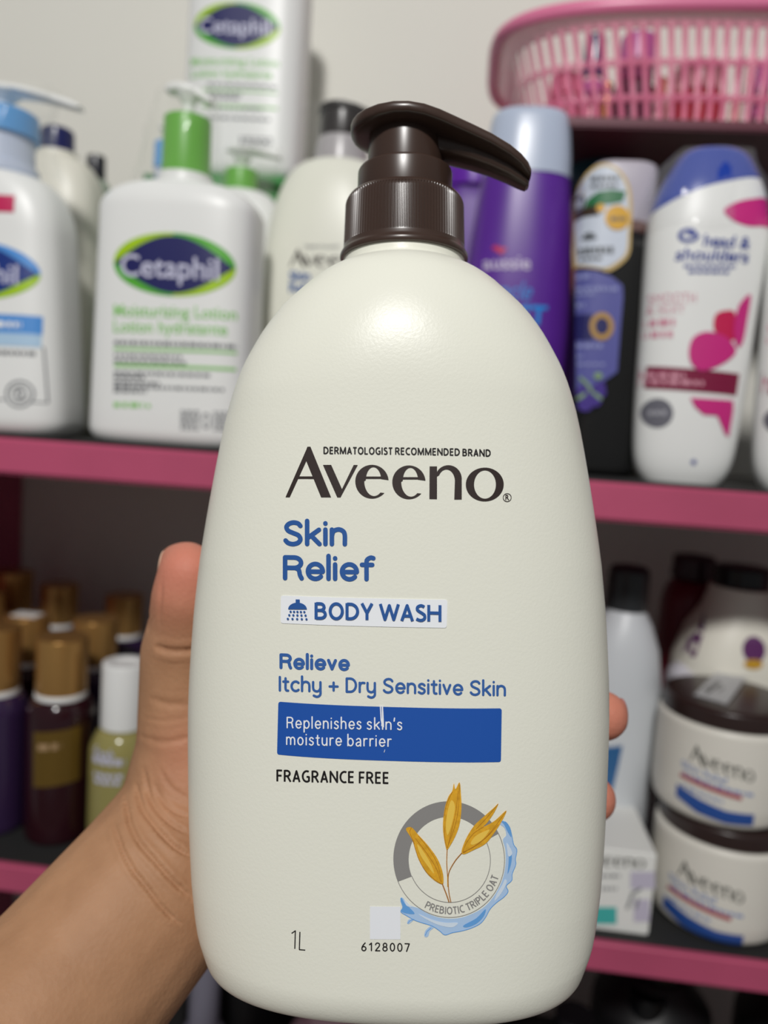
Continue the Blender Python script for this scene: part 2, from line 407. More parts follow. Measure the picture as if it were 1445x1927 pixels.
# ------------------------------------------------------------------ the bottle in the hand
m_cream = mat('cream_plastic', (235, 235, 222), .34, bump=.10, bscale=1300, sss=.0, spec=.28)
m_brown = mat('brown_plastic', (62, 46, 39), .30, spec=.55)
m_dark = mat('dark_brown_print', (48, 36, 33), .45)
m_blue = mat('blue_print', (38, 88, 158), .45)
m_white_print = mat('white_print', (240, 243, 248), .5)
TAB = [(0.0, .0465), (.0002, .0470), (.0006, .0480), (.0013, .0488), (.0023, .04965), (.0036, .0504), (.005, .0509), (.0066, .0514), (.0083, .05195), (.01, .05255), (.012, .05309), (.0145, .05354), (.017, .05391), (.0195, .05421), (.022, .05451), (.0245, .0548), (.0296, .05515), (.0346, .05547), (.0396, .05573), (.0446, .0559), (.0496, .05605), (.0546, .05618), (.0596, .0563), (.0647, .05638), (.0697, .05642), (.0747, .05633), (.0797, .05616), (.0847, .0559), (.0897, .0556), (.0947, .05528), (.0998, .05484), (.1048, .05433), (.1098, .0538), (.1148, .05307), (.1198, .05229), (.1248, .05146), (.1298, .05059), (.1349, .04967), (.1399, .04872), (.1449, .0477), (.1499, .04651), (.1549, .04505), (.1574, .04426), (.1599, .04334), (.1624, .04227), (.1649, .04102), (.16745, .0397), (.16996, .0383), (.17246, .03671), (.17497, .03491), (.17748, .03284), (.17999, .03034), (.1815, .0287), (.18249, .02763), (.1838, .0263), (.185, .0248), (.1858, .0237), (.18654, .02265), (.1873, .0214), (.1880, .0200), (.18876, .0186), (.1893, .0179), (.1897, .0175)]
def held_b(z):
    u = max(0, min(1, (z-.153)/(.1895-.153))); b = .0165+.0175*sqrt(max(0, 1-u**2.2))
    q = max(0, min(1, 1-z/.010)); return b-.007*(1-sqrt(max(0, 1-q*q)))
rows = []
for i in range(len(TAB)-1):
    (z0, a0), (z1, a1) = TAB[i], TAB[i+1]
    k = 3 if z1 < .18 else 4
    for j in range(k):
        t = j/k; z = z0+(z1-z0)*t; rows.append((z, a0+(a1-a0)*t, held_b(z), 2.6-.6*max(0, min(1, (z-.153)/.035))))
rows += [(.1897, .0175, .0170, 2), (.1900, .0169, .0168, 2), (.1908, .0167, .0167, 2), (.1930, .0166, .0166, 2), (.1945, .0166, .0166, 2)]
held_surf = Surf(rows)
HB = HELD @ Matrix.Translation((.00445, .213, 0)) @ Matrix.Rotation(radians(.85), 4, 'Y') @ Matrix.Rotation(-radians(2.5), 4, 'Z') @ Matrix.Translation((0, 0, -.123))
held = thing('pump_bottle', 'large cream body wash bottle with dark brown pump, held in the hand in front', 'bottle', HB)
link('bottle_body', held_surf.mesh('bottle_body', 192), held, m_cream)
# pump
zz = .123
lathe('pump_collar', [(0, zz+.0690), (.0150, zz+.0690), (.0176, zz+.0692), (.0176, zz+.0705), (.0170, zz+.0712), (.0167, zz+.0724), (.01665, zz+.0728), (.0163, zz+.0846), (.0152, zz+.0864), (.0130, zz+.0868), (0, zz+.0868)], m_brown, held, .0008, ribs=118, rib_d=.00028, rz=(zz+.0726, zz+.0850))
lathe('pump_ring', [(0, zz+.0862), (.0131, zz+.0862), (.0130, zz+.0938), (.0102, zz+.0941), (0, zz+.0941)], m_brown, held, .0009, 96)
lathe('pump_stem', [(0, zz+.0935), (.0103, zz+.0935), (.0101, zz+.1062), (0, zz+.1062)], m_brown, held, .0004, 96)
st = [(-.0152, .1050, .0010, .0006), (-.0150, .1050, .0030, .0012), (-.0142, .1049, .0056, .0018), (-.0128, .1049, .0082, .0022), (-.0105, .1049, .0108, .0024), (-.007, .1050, .0130, .0025), (-.003, .1051, .0142, .0025), (.001, .1050, .0144, .0025), (.005, .1046, .0138, .0025), (.009, .1039, .0124, .0025), (.013, .1028, .0110, .0024), (.018, .1012, .0096, .0023), (.023, .0992, .0088, .0022), (.028, .0966, .0080, .0021), (.0310, .0946, .0072, .0020), (.0330, .0930, .0060, .0018), (.0340, .0921, .0045, .0013)]
V = []
secs = []
for x, zc, wd, th in st:
    sl = 0 if x < 0 else -.0215*x*1000*.0
    secs.append(((x, 0, zz+zc), (0, 1, 0), wd, (0, 0, 1), th))
head = loft('pump_head', secs, m_brown, held, 3.2, 48)
secs = []
for x, zc, wd, th in [(.000, .1020, .0052, .004), (.006, .1016, .0052, .0040), (.012, .1002, .0050, .0036), (.018, .0985, .0047, .0034), (.023, .0966, .0044, .0031), (.028, .0942, .0041, .0028), (.0312, .0922, .0037, .0024), (.0330, .0909, .0031, .0019), (.0338, .0903, .0018, .0009)]:
    secs.append(((x, 0, zz+zc), (0, 1, 0), wd, (0, 0, 1), th))
loft('spout_channel', secs, m_brown, held, 2.6, 32)

# printed label of the held bottle (artwork units -> millimetres on the front)
PX = [1.0531, 61.4096, 0.907, -1.1082, -0.1741, -0.0094, 5.6058, 0.2975, 0.2427, 0.0064]
PZ = [81.5025, 1.4353, -61.5547, -3.0182, 0.7247, 0.0116, 0.2356, -4.8204, -0.1361, -0.0995]
def HM(x, y):
    u = (x-750)/500; v = (y-1300)/500
    f = (1, u, v, u*u, u*v, v*v, u**3, u*u*v, u*v*v, v**3)
    return sum(a*b for a, b in zip(PX, f))/1000, sum(a*b for a, b in zip(PZ, f))/1000
hs = held_surf.front
def hb(A, name, m, off=.00012): return A.build(name, m, held, HM, hs, off, .003)
A = Art(); brand_serif(A, lambda x, y: (480+x/2.779, 820+y/2.779))
A.ring(954, 936.5, 8.2, 8.2, 6.9, 6.9, k=32); A.text('R', 950.6, 957.8, 941, 9.5, 0, .02)
hb(A, 'brand_lettering', m_dark)
A = Art()
caps(A, 'DERMATOLOGIST', 609.3, 738.5, 854.4, 13.2, .008, 2.5); caps(A, 'RECOMMENDED', 743.5, 865, 855.3, 13.2, .018, 2.5); caps(A, 'BRAND', 870, 923, 858, 13.2, .026, 2.5)
hb(A, 'tagline_lettering', mat('black_print', (22, 18, 18), .45))
m_black_print = MATS['black_print']
A = Art(); rtext(A, 'Skin', 533.5, 653, 1027, 47, .006, 8.6, .07); rtext(A, 'Relief', 532.5, 704.5, 1091.5, 46.5, .012, 8.6, .07)
hb(A, 'product_name_lettering', m_blue)
A = Art()
P0 = (529, 1120.5, 842, 1128.5, 840.5, 1181.5, 528.5, 1172.5)
def rrect(A, q, r, k=6):
    """rounded four-cornered patch; q = x,y of the four corners"""
    c = [Vector((q[2*i], q[2*i+1])) for i in range(4)]; out = []
    for i in range(4):
        p, n_, a = c[i], c[(i+1) % 4], c[i-1]
        s_ = p+(a-p).normalized()*r; e_ = p+(n_-p).normalized()*r
        for j in range(k+1):
            t = j/k; out.append(tuple(s_*(1-t)**2+p*2*t*(1-t)+e_*t*t))
    A.poly(out, 0)
rrect(A, P0, 5); stk = hb(A, 'white_sticker', mat('sticker_paper', (243, 246, 250), .4), .00016)
sd = stk.modifiers.new('thickness', 'SOLIDIFY'); sd.thickness = .00012; sd.offset = -1
A = Art()
caps(A, 'BODY', 592.5, 701, 1164.3, 31, .018, 5.7, .10); caps(A, 'WASH', 714, 830.5, 1167, 31, .02, 5.7, .07)
A.rect(557, 1127.5, 564.5, 1136, .01); A.poly(arc(560.4, 1146, 17.5, 12.5, 180, 360, 20))
for r, (y, n, x0, dx) in enumerate(((1150.5, 5, 547.5, 6.4), (1157, 5, 545, 7.6), (1164, 5, 542.3, 8.7))):
    for k in range(n): A.ell(x0+dx*k, y+.12*k, 2.1, 2.1, 12)
hb(A, 'sticker_print', m_blue, .00040)
A = Art()
rtext(A, 'Relieve', 526.5, 657, 1258, 28.5, .030, 5.8, .10); rtext(A, 'Itchy + Dry Sensitive Skin', 524.5, 952, 1301, 29.5, .0215, 4.5, .08)
hb(A, 'benefit_lettering', mat('soft_blue_print', (52, 98, 168), .45))
A = Art()
rrect(A, (524, 1320, 944, 1332.5, 942.5, 1433.5, 521.5, 1419.5), 5); hb(A, 'blue_panel', mat('blue_panel_print', (28, 84, 172), .42), .00010)
A = Art()
rtext(A, 'Replenishes', 539.5, 680, 1370, 23, .021, 2.5, .17); rtext(A, "skin's", 689.5, 757, 1373.3, 23, .02, 2.5, .17)
rtext(A, 'moisture', 538.5, 643, 1401.3, 23, .023, 2.5, .17); rtext(A, 'barrier', 653, 736.5, 1404.3, 23, .022, 2.5, .17)
A.poly([(714.5, 1327.5), (716.5, 1327.5), (719, 1368), (716, 1355)]); A.poly([(718, 1327.5), (720.5, 1327.5), (722, 1355), (722.5, 1369), (717, 1366), (718.5, 1350)])
A.poly([(722, 1415.5), (724, 1410), (724.5, 1411), (723, 1416)])
hb(A, 'panel_lettering', m_white_print, .00030)
A = Art(); caps(A, 'FRAGRANCE', 520.5, 666, 1469.5, 22, .027, 3.5); caps(A, 'FREE', 675, 731.5, 1474, 22, .026, 3.5)
hb(A, 'scent_lettering', m_black_print)
A = Art()
A.stroke([(549, 1755), (556, 1750), (555, 1784)], 2.0, False); A.stroke([(564.5, 1752), (563.5, 1785.5), (574.5, 1786.3)], 2.0, False)
hb(A, 'volume_lettering', m_black_print)
A = Art(); rtext(A, '6128007', 679, 771.5, 1790, 17, .021, 2.3, .16); hb(A, 'batch_number', m_black_print)
A = Art(); A.rect(696, 1706, 753.5, 1767.5, .012); hb(A, 'code_patch', m_white_print)
# oat emblem
E_ = lambda x, y: (730+x/5.78, 1460+y/5.78)
def EA(P): return [E_(*p) for p in P]
m_grey = mat('grey_print', (140, 138, 136), .45)
A = Art()
A.strip(EA(arc(664, 907, 606, 632, 157, 333, 80)), EA(arc(669, 912, 444, 470, 157, 333, 80)))
A.strip(EA(arc(664, 907, 606, 632, -27, 157, 80)), EA(arc(664, 907, 599, 625, -27, 157, 80)))
A.strip(EA(arc(669, 912, 448, 464, -27, 157, 80)), EA(arc(669, 912, 441, 457, -27, 157, 80)))
cx_, cy_ = 664, 907
s_ = 'PREBIOTIC TRIPLE OAT'; a0, a1 = 118.5, 17.5
wd = [GC[c][0]+.17 if c != ' ' else .30 for c in s_]
tot = sum(wd); acc = 0
for c, wc in zip(s_, wd):
    if c != ' ':
        th = radians(a0+(a1-a0)*(acc+wc/2)/tot); ca, sa = cos(th), sin(th)
        px_, py_ = cx_+569*ca, cy_+594*sa     # baseline on the outer side
        for P_ in GC[c][1]:
            A.stroke(EA([(px_+sa*(q[0]-(wc-.17)/2)*80-ca*q[1]*80, py_-ca*(q[0]-(wc-.17)/2)*80-sa*q[1]*80) for q in P_]), 2.1, False)
    acc += wc
hb(A, 'emblem_ring', m_grey)
m_w1 = mat('pale_blue_print', (176, 205, 238), .4); m_w2 = mat('mid_blue_print', (104, 165, 226), .4); m_w3 = mat('white_blue_print', (214, 228, 242), .4)
outl = catmull([(135, 1345), (150, 1325), (175, 1345), (200, 1385), (260, 1420), (330, 1440), (420, 1490), (540, 1535), (660, 1550), (780, 1540), (900, 1500), (1030, 1430), (1130, 1330), (1210, 1200), (1255, 1080), (1278, 940), (1275, 800), (1250, 690), (1285, 640), (1265, 560), (1215, 520), (1215, 480), (1270, 490), (1320, 550), (1345, 640), (1365, 740), (1400, 800), (1385, 900), (1388, 960), (1350, 1060), (1345, 1130), (1285, 1190), (1305, 1250), (1260, 1310), (1180, 1370), (1110, 1440), (1060, 1530), (1000, 1600), (900, 1650), (800, 1680), (700, 1700), (620, 1725), (560, 1680), (480, 1630), (380, 1600), (290, 1570), (200, 1520), (140, 1480), (160, 1430)], 5, True)
A = Art(); A.poly(EA(outl), 0)
A.poly(EA(catmull([(395, 1740), (405, 1690), (440, 1650), (490, 1620), (500, 1650), (455, 1690), (440, 1740), (415, 1755)], 4, True)), 0)
A.poly(EA(catmull([(208, 1600), (225, 1565), (260, 1560), (300, 1550), (270, 1580), (240, 1605), (220, 1615)], 4, True)), 0)
hb(A, 'water_splash_print', m_w1, .00010)
A = Art(); q = len(outl)
A.stroke(EA(outl[22*5:49*5]), 1.3, False)
A.poly(EA(catmull([(135, 1345), (150, 1330), (185, 1390), (240, 1440), (290, 1500), (210, 1500), (145, 1475), (165, 1425)], 4, True)))
A.poly(EA(catmull([(1225, 485), (1270, 495), (1320, 560), (1340, 660), (1300, 600), (1260, 520)], 4, True)))
A.poly(EA(catmull([(1320, 760), (1345, 860), (1335, 960), (1300, 1060), (1310, 940)], 4, True)))
A.poly(EA(catmull([(820, 1620), (960, 1540), (1060, 1440), (1040, 1520), (960, 1600), (860, 1640)], 4, True)))
A.stroke(EA([(405, 1735), (425, 1690), (470, 1650)]), 1.2, False); A.stroke(EA([(215, 1605), (240, 1575), (285, 1560)]), 1, False)
hb(A, 'water_shade_print', m_w2, .00016)
A = Art()
A.poly(EA(catmull([(330, 1500), (480, 1560), (620, 1590), (760, 1590), (700, 1640), (560, 1620), (420, 1560)], 4, True)))
A.poly(EA(catmull([(1290, 720), (1330, 780), (1350, 840), (1310, 870), (1295, 800)], 4, True)))
A.poly(EA(catmull([(1240, 1180), (1270, 1120), (1290, 1150), (1230, 1270), (1160, 1350), (1180, 1280)], 4, True)))
A.poly(EA(catmull([(180, 1350), (230, 1400), (260, 1430), (200, 1410)], 4, True)))
hb(A, 'water_highlight_print', m_w3, .00018)
m_gold = mat('oat_gold_print', (222, 166, 42), .4, var=.12, vscale=900); m_gold2 = mat('oat_brown_print', (168, 106, 26), .4); m_gold3 = mat('oat_light_print', (240, 200, 84), .4)
O1 = catmull([(195, 580), (255, 560), (330, 640), (440, 760), (540, 900), (595, 1040), (605, 1150), (585, 1175), (500, 1130), (410, 1040), (330, 900), (290, 770), (255, 680)], 5, True)
O2 = catmull([(718, 78), (735, 140), (780, 66), (795, 200), (800, 350), (780, 520), (730, 660), (655, 790), (635, 790), (605, 640), (600, 500), (620, 340), (660, 220), (700, 160)], 5, True)
O3 = catmull([(800, 820), (830, 720), (880, 620), (950, 520), (1060, 420), (1150, 340), (1200, 295), (1150, 400), (1080, 500), (1040, 545), (1160, 480), (1285, 370), (1240, 480), (1150, 620), (1060, 730), (930, 800), (830, 845)], 5, True)
A = Art(); [A.poly(EA(o), 0) for o in (O1, O2, O3)]
A.stroke(EA(catmull([(645, 770), (640, 900), (648, 1080), (650, 1200)], 6)), 1.3, False)
hb(A, 'oat_print', m_gold, .00022)
A = Art()
A.stroke(EA(catmull([(805, 830), (730, 920), (665, 1040), (655, 1150), (665, 1270), (685, 1368)], 6)), 1.7, False)
A.stroke(EA(catmull([(590, 1165), (620, 1240), (650, 1320), (665, 1368)], 6)), 2.0, False)
A.stroke(EA(catmull([(645, 790), (640, 950), (650, 1090)], 6)), 1.5, False)
for P_ in ([(330, 650), (450, 800), (540, 960), (585, 1150)], [(300, 680), (430, 850), (530, 1010), (575, 1150)], [(270, 700), (320, 860), (400, 1020), (510, 1125), (580, 1170)], [(255, 560), (240, 620), (290, 740)],
           [(780, 90), (770, 300), (740, 500), (680, 680), (645, 780)], [(765, 160), (740, 380), (700, 560), (650, 770)], [(615, 560), (620, 680), (642, 780)], [(700, 170), (640, 300), (612, 430)],
           [(1280, 380), (1150, 560), (1020, 700), (820, 830)], [(1040, 545), (930, 620), (850, 730), (815, 820)], [(1195, 300), (1080, 440), (960, 570)], [(1200, 520), (1080, 650), (940, 760), (815, 825)]):
    A.stroke(EA(catmull(P_, 6)), .75, False)
hb(A, 'oat_shade_print', m_gold2, .00026)
A = Art()
A.poly(EA(catmull([(320, 740), (400, 840), (470, 960), (500, 1060), (420, 960), (350, 850)], 5, True)))
A.poly(EA(catmull([(690, 260), (730, 330), (700, 500), (650, 640), (630, 540), (650, 380)], 5, True)))
A.poly(EA(catmull([(900, 720), (960, 640), (1080, 580), (1100, 590), (1020, 690), (930, 740)], 5, True)))
hb(A, 'oat_highlight_print', m_gold3, .00028)

# ------------------------------------------------------------------ the hand
def K(px, py, d): return Vector(((px-722.5)/FPX*d, d, (963.5-py)/FPX*d))
def make_hand():
    bm = bmesh.new()
    def seg(p1, r1, p2, r2, sq=1.0):
        t = bmesh.new(); vs_ = []
        for p, r in ((p1, r1), (p2, r2)):
            g = bmesh.ops.create_icosphere(t, subdivisions=3, radius=r)
            for v in g['verts']: v.co = Vector((v.co.x, v.co.y*sq, v.co.z))+p
        me_ = bmesh.ops.convex_hull(t, input=t.verts)
        dv = [v for v in t.verts if not v.link_faces]; bmesh.ops.delete(t, geom=dv, context='VERTS')
        m_ = bpy.data.meshes.new('x'); t.to_mesh(m_); t.free(); bm.from_mesh(m_); bpy.data.meshes.remove(m_)
    def chain(L, sq=1.0):
        P = [(K(x, y, d), r) for x, y, d, r in L]
        for a, b in zip(P, P[1:]): seg(a[0], a[1], b[0], b[1], sq)
    # forearm and wrist
    chain([(-420, 2520, .150, .034), (-60, 2080, .196, .0312), (126, 1866, .216, .0285), (282, 1680, .232, .0276)], .78)
    chain([(282, 1680, .232, .0276), (352, 1570, .246, .0255), (420, 1500, .262, .024)], .8)
    # thenar, thumb
    chain([(282, 1672, .236, .0265), (345, 1570, .250, .0225), (362, 1480, .250, .0212), (352, 1400, .2480, .0158), (350, 1300, .2470, .0148), (346, 1228, .2440, .0135)])
    chain([(346, 1228, .2440, .0135), (350, 1180, .2400, .0116), (353, 1125, .2360, .0110), (356, 1080, .2340, .0094)])
    chain([(331, 1110, .2385, .0058), (334, 1056, .2375, .0056), (352, 1064, .2350, .0075)])
    # palm behind the bottle
    chain([(420, 1500, .264, .020), (520, 1430, .278, .0165), (640, 1370, .280, .0140)])
    chain([(420, 1500, .264, .022), (540, 1540, .278, .0170), (640, 1500, .282, .0150)])
    chain([(380, 1600, .258, .022), (520, 1650, .276, .0170), (640, 1640, .282, .0150)])
    chain([(360, 1660, .252, .022), (500, 1740, .272, .0160), (620, 1760, .280, .0140)])
    chain([(352, 1400, .2455, .014), (470, 1400, .272, .012), (640, 1370, .280, .013)])
    chain([(640, 1370, .280, .014), (640, 1500, .282, .015), (640, 1640, .282, .015), (620, 1760, .280, .014)])
    # fingers round the back
    chain([(640, 1370, .280, .0125), (860, 1330, .274, .0100), (1010, 1330, .266, .0090), (1085, 1340, .252, .0082), (1134, 1347, .2325, .0077)])
    chain([(640, 1500, .282, .0125), (860, 1480, .275, .0102), (1010, 1490, .266, .0092), (1080, 1500, .252, .0083), (1115, 1503, .2345, .0072)])
    chain([(640, 1640, .282, .0120), (850, 1640, .275, .0098), (990, 1640, .266, .0088), (1060, 1640, .252, .0080), (1085, 1640, .240, .0074)])
    chain([(620, 1760, .280, .0110), (810, 1770, .274, .0085), (930, 1765, .265, .0076), (1000, 1762, .252, .0070), (1030, 1758, .243, .0064)])
    m_ = bpy.data.meshes.new('hand_raw'); bm.to_mesh(m_); bm.free()
    o = bpy.data.objects.new('hand_raw', m_); C.objects.link(o)
    r = o.modifiers.new('r', 'REMESH'); r.mode = 'VOXEL'; r.voxel_size = .00072
    s = o.modifiers.new('s', 'SMOOTH'); s.factor = .6; s.iterations = 34
    dg = bpy.context.evaluated_depsgraph_get(); me = bpy.data.meshes.new_from_object(o.evaluated_get(dg)); bpy.data.objects.remove(o)
    return me
def crease(me, lines):
    """skin folds pressed into the surface facing the viewer"""
    segs = []
    for P, dep, sg in lines:
        Q = catmull(P, 5); n = len(Q)
        for i in range(n-1):
            f = min(1, (i+1)/4, (n-1-i)/4); segs.append((Q[i], Q[i+1], dep*f, sg))
    nor = [v.normal.copy() for v in me.vertices]
    for v in me.vertices:
        c = v.co; n = nor[v.index]
        if n.y > .35 or c.x > -.03 or c.y < .17: continue
        x = 722.5+FPX*c.x/c.y; y = 963.5-FPX*c.z/c.y; d = 0
        if y < 1000 or y > 1800: continue
        best = {}
        for (p, q, dep, sg) in segs:
            if min(p[0], q[0])-20 > x or max(p[0], q[0])+20 < x or min(p[1], q[1])-20 > y or max(p[1], q[1])+20 < y: continue
            ax, ay = q[0]-p[0], q[1]-p[1]; L = ax*ax+ay*ay
            t = 0 if L == 0 else max(0, min(1, ((x-p[0])*ax+(y-p[1])*ay)/L))
            h = hypot(x-p[0]-ax*t, y-p[1]-ay*t); g = dep*math.exp(-(h/sg)**2)-dep*.35*math.exp(-((h-2.2*sg)/sg)**2)
            if abs(g) > abs(d): d = g
        if d: v.co = c-n*d
hm = make_hand()
crease(hm, [
 ([(213, 1547), (228, 1593), (247, 1632), (277, 1671), (309, 1713), (338, 1738)], .00095, 5.0),
 ([(236, 1500), (244, 1547), (260, 1583), (293, 1622), (325, 1658), (360, 1690)], .00115, 5.2),
 ([(257, 1478), (268, 1521), (291, 1554), (325, 1590), (358, 1612)], .00115, 5.2),
 ([(272, 1450), (282, 1500), (305, 1535), (330, 1556), (358, 1570)], .00080, 4.6),
 ([(290, 1475), (305, 1505), (330, 1528), (356, 1538)], .00060, 4.2),
 ([(300, 1445), (320, 1480), (352, 1502)], .00055, 4.0),
 ([(262, 1384), (300, 1396), (330, 1394), (366, 1385)], .00035, 6.0),
 ([(268, 1350), (300, 1356), (354, 1352)], .00025, 3.4),
 ([(280, 1312), (315, 1324), (370, 1326)], .00030, 7),
 ([(292, 1216), (315, 1224), (345, 1226), (392, 1220)], .00060, 7),
 ([(272, 1190), (276, 1168), (286, 1150)], .00022, 2.4),
 ([(278, 1196), (282, 1176), (290, 1160)], .00022, 2.4),
 ([(300, 1180), (302, 1130), (306, 1090)], .00030, 4.0),
])
hm.shade_smooth()
ca = hm.color_attributes.new('skin_tone', 'FLOAT_COLOR', 'POINT')
tips = [(K(350, 1062, .230), .016), (K(1140, 1347, .232), .016), (K(1115, 1503, .234), .016), (K(345, 1430, .225), .012)]
for v in hm.vertices:
    f = 0
    for t, r in tips: f = max(f, math.exp(-((v.co-t).length/r)**2)*(1 if r > .013 else .45))
    ca.data[v.index].color = (f, f, f, 1)
ms = mat('skin', (205, 152, 116), .60, sss=.10, spec=.3)
nt = ms.node_tree; b = nt.nodes['Principled BSDF']
at_ = nt.nodes.new('ShaderNodeAttribute'); at_.attribute_name = 'skin_tone'
tc = nt.nodes.new('ShaderNodeTexCoord'); n1 = nt.nodes.new('ShaderNodeTexNoise'); n1.inputs['Scale'].default_value = 60; n1.inputs['Detail'].default_value = 5
nt.links.new(tc.outputs['Object'], n1.inputs['Vector'])
rp = nt.nodes.new('ShaderNodeValToRGB'); rp.color_ramp.elements[0].position = .3; rp.color_ramp.elements[1].position = .7
rp.color_ramp.elements[0].color = lin((164, 122, 90)); rp.color_ramp.elements[1].color = lin((182, 138, 104))
nt.links.new(n1.outputs['Fac'], rp.inputs['Fac'])
mx = nt.nodes.new('ShaderNodeMix'); mx.data_type = 'RGBA'; nt.links.new(at_.outputs['Fac'], mx.inputs[0]); nt.links.new(rp.outputs['Color'], mx.inputs[6]); mx.inputs[7].default_value = lin((206, 128, 108))
nt.links.new(mx.outputs[2], b.inputs['Base Color'])
n2 = nt.nodes.new('ShaderNodeTexNoise'); n2.inputs['Scale'].default_value = 900; n2.inputs['Detail'].default_value = 3; nt.links.new(tc.outputs['Object'], n2.inputs['Vector'])
vo = nt.nodes.new('ShaderNodeTexVoronoi'); vo.inputs['Scale'].default_value = 700; nt.links.new(tc.outputs['Object'], vo.inputs['Vector'])
ad = nt.nodes.new('ShaderNodeMath'); ad.operation = 'ADD'; nt.links.new(n2.outputs['Fac'], ad.inputs[0]); nt.links.new(vo.outputs['Distance'], ad.inputs[1])
bp = nt.nodes.new('ShaderNodeBump'); bp.inputs['Strength'].default_value = .22; bp.inputs['Distance'].default_value = .0003
nt.links.new(ad.outputs[0], bp.inputs['Height']); nt.links.new(bp.outputs['Normal'], b.inputs['Normal'])
hand = link('person', hm, None, ms, HELD)
tag(hand, 'bare left hand and forearm of a person gripping the large cream pump bottle from behind', 'person')
def nail(px, py, d, dirx, rx, rz, ry=.006):
    bm = bmesh.new(); bmesh.ops.create_uvsphere(bm, u_segments=32, v_segments=20, radius=1)
    for v in bm.verts: v.co = Vector((v.co.x*rx, v.co.y*ry, v.co.z*rz))+K(px, py, d)
    m_ = bpy.data.meshes.new('fingernail'); bm.to_mesh(m_); bm.free(); m_.shade_smooth()
    o = bpy.data.objects.new('fingernail', m_); C.objects.link(o); o.parent = hand; m_.materials.append(mat('nail', (226, 186, 160), .25, sss=.1)); return o
nail(309.5, 1084, .2378, -1, .0016, .0080, .0054)

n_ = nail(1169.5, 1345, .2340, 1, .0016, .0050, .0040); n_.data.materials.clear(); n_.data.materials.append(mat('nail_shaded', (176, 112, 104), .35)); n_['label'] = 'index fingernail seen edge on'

# ------------------------------------------------------------------ shelf goods: builders
m_white = mat('white_plastic', (238, 239, 237), .38)
m_offw = mat('offwhite_plastic', (232, 229, 216), .4)
m_navy = mat('navy_print', (24, 26, 92), .4); m_lime = mat('lime_print', (166, 206, 14), .4); m_green = mat('green_print', (86, 176, 52), .4)
m_gtext = mat('light_green_print', (140, 205, 110), .45); m_gr = mat('grey_text_print', (120, 122, 126), .5); m_lav = mat('lavender_print', (205, 205, 228), .4)
m_film = film_mat('clear_film', (235, 236, 226), .09)
def body_rows(hw, hd, H, sh, rn, n=3.4, top=1.0, nh=.008, fil=.008, ntop=2, p=2.2):
    rows = []
    for i in range(8):
        t = i/7*pi/2; k = fil*(1-sin(t)); rows.append((fil*(1-cos(t)), hw-k*.9, hd-k*.9, n))
    for i in range(1, 12):
        z = fil+(H-sh-fil)*i/11; u = i/11; rows.append((z, hw*(1+(top-1)*u), hd*(1+(top-1)*u), n))
    for i in range(1, 15):
        t = i/14*pi/2; u = 1-cos(t); c = (1-u**p)**(1/p)
        rows.append((H-sh+sh*sin(t)**1.0, rn+(hw*top-rn)*cos(t)**.9, rn+(hd*top-rn)*cos(t)**.9, n+(ntop-n)*u))
    rows += [(H+.0008, rn*.97, rn*.97, 2), (H+nh, rn*.97, rn*.97, 2)]
    return rows
class Item:
    """stands at the foot of its own axis; px, py = any point seen on the axis"""
    def __init__(s, name, label, cat, px, py, Y, zs, group=None, fb=.027, zd=.012):
        P = on_y(px, py, Y); s.o = Vector((P.x, Y, zs)); s.t = thing(name, label, cat, s.o, group); s.Y = Y; s.fb = fb; s.px = px; s.zd = zd
    def z(s, py, px=None): return on_y(s.px if px is None else px, py, s.Y-s.zd).z-s.o.z
    def w(s, wpx, py=900): return wpx*mpp(on_y(s.px, py, s.Y))
    def map(s):
        o, Yf_ = s.o, s.Y-s.fb
        def f(x, y): P = on_y(x, y, Yf_); return P.x-o.x, P.z-o.z
        return f
    def body(s, rows, m, name='bottle_body', seg=96):
        s.surf = Surf(rows); return link(name, s.surf.mesh(name, seg), s.t, m)
    def art(s, A, name, m, off=.0003, cell=.003): return A.build(name, m, s.t, s.map(), s.surf.front, off, cell, lambda z: s.surf.at(z)[0]*.985)
def oval_logo(it, cx, cy, rx, ry, word, x0, x1, yb, ch, sl, cols):
    for (q, m, nm) in ((0, cols[0], 'logo_oval'), (1, cols[1], 'logo_oval')):
        A = Art()
        for a0 in ((0, 180) if q == 0 else (90, 270)):
            P = [(cx, cy)]+arc(cx, cy, rx, ry, a0, a0+90, 20); P = [(x, y+sl*(x-cx)) for x, y in P]; A.poly(P, 0)
        it.art(A, nm, m, .0003)
    A = Art(); k = 40
    up = [(cx-rx*.97+2*rx*.97*i/k, cy-ry*.90*sin(pi*i/k)**1.0 if 0 < i < k else cy) for i in range(k+1)]
    dn = [(x, 2*cy-y) for x, y in up]
    A.strip([(x, y+sl*(x-cx)) for x, y in up], [(x, y+sl*(x-cx)) for x, y in dn]); it.art(A, 'logo_lens', cols[2], .0005)
    A = Art(); A.text(word, x0, x1, yb, ch, sl, .012); it.art(A, 'logo_lettering', m_lav, .0007)
def film_wrap(it, secs, m=None):
    V = []; Fc = []; seg = 40
    for i, (x, y, z, rx, ry) in enumerate(secs):
        for k in range(seg):
            t = 2*pi*k/seg; j = 1+.10*sin(3*t+i*1.3)+.07*sin(7*t-i*2.1)
            V.append((x+rx*j*cos(t), y+ry*j*sin(t), z))
    for i in range(len(secs)-1):
        for k in range(seg): Fc.append((i*seg+k, i*seg+(k+1) % seg, (i+1)*seg+(k+1) % seg, (i+1)*seg+k))
    return link('shrink_film', mesh('shrink_film', V, Fc), it.t, m or m_film)
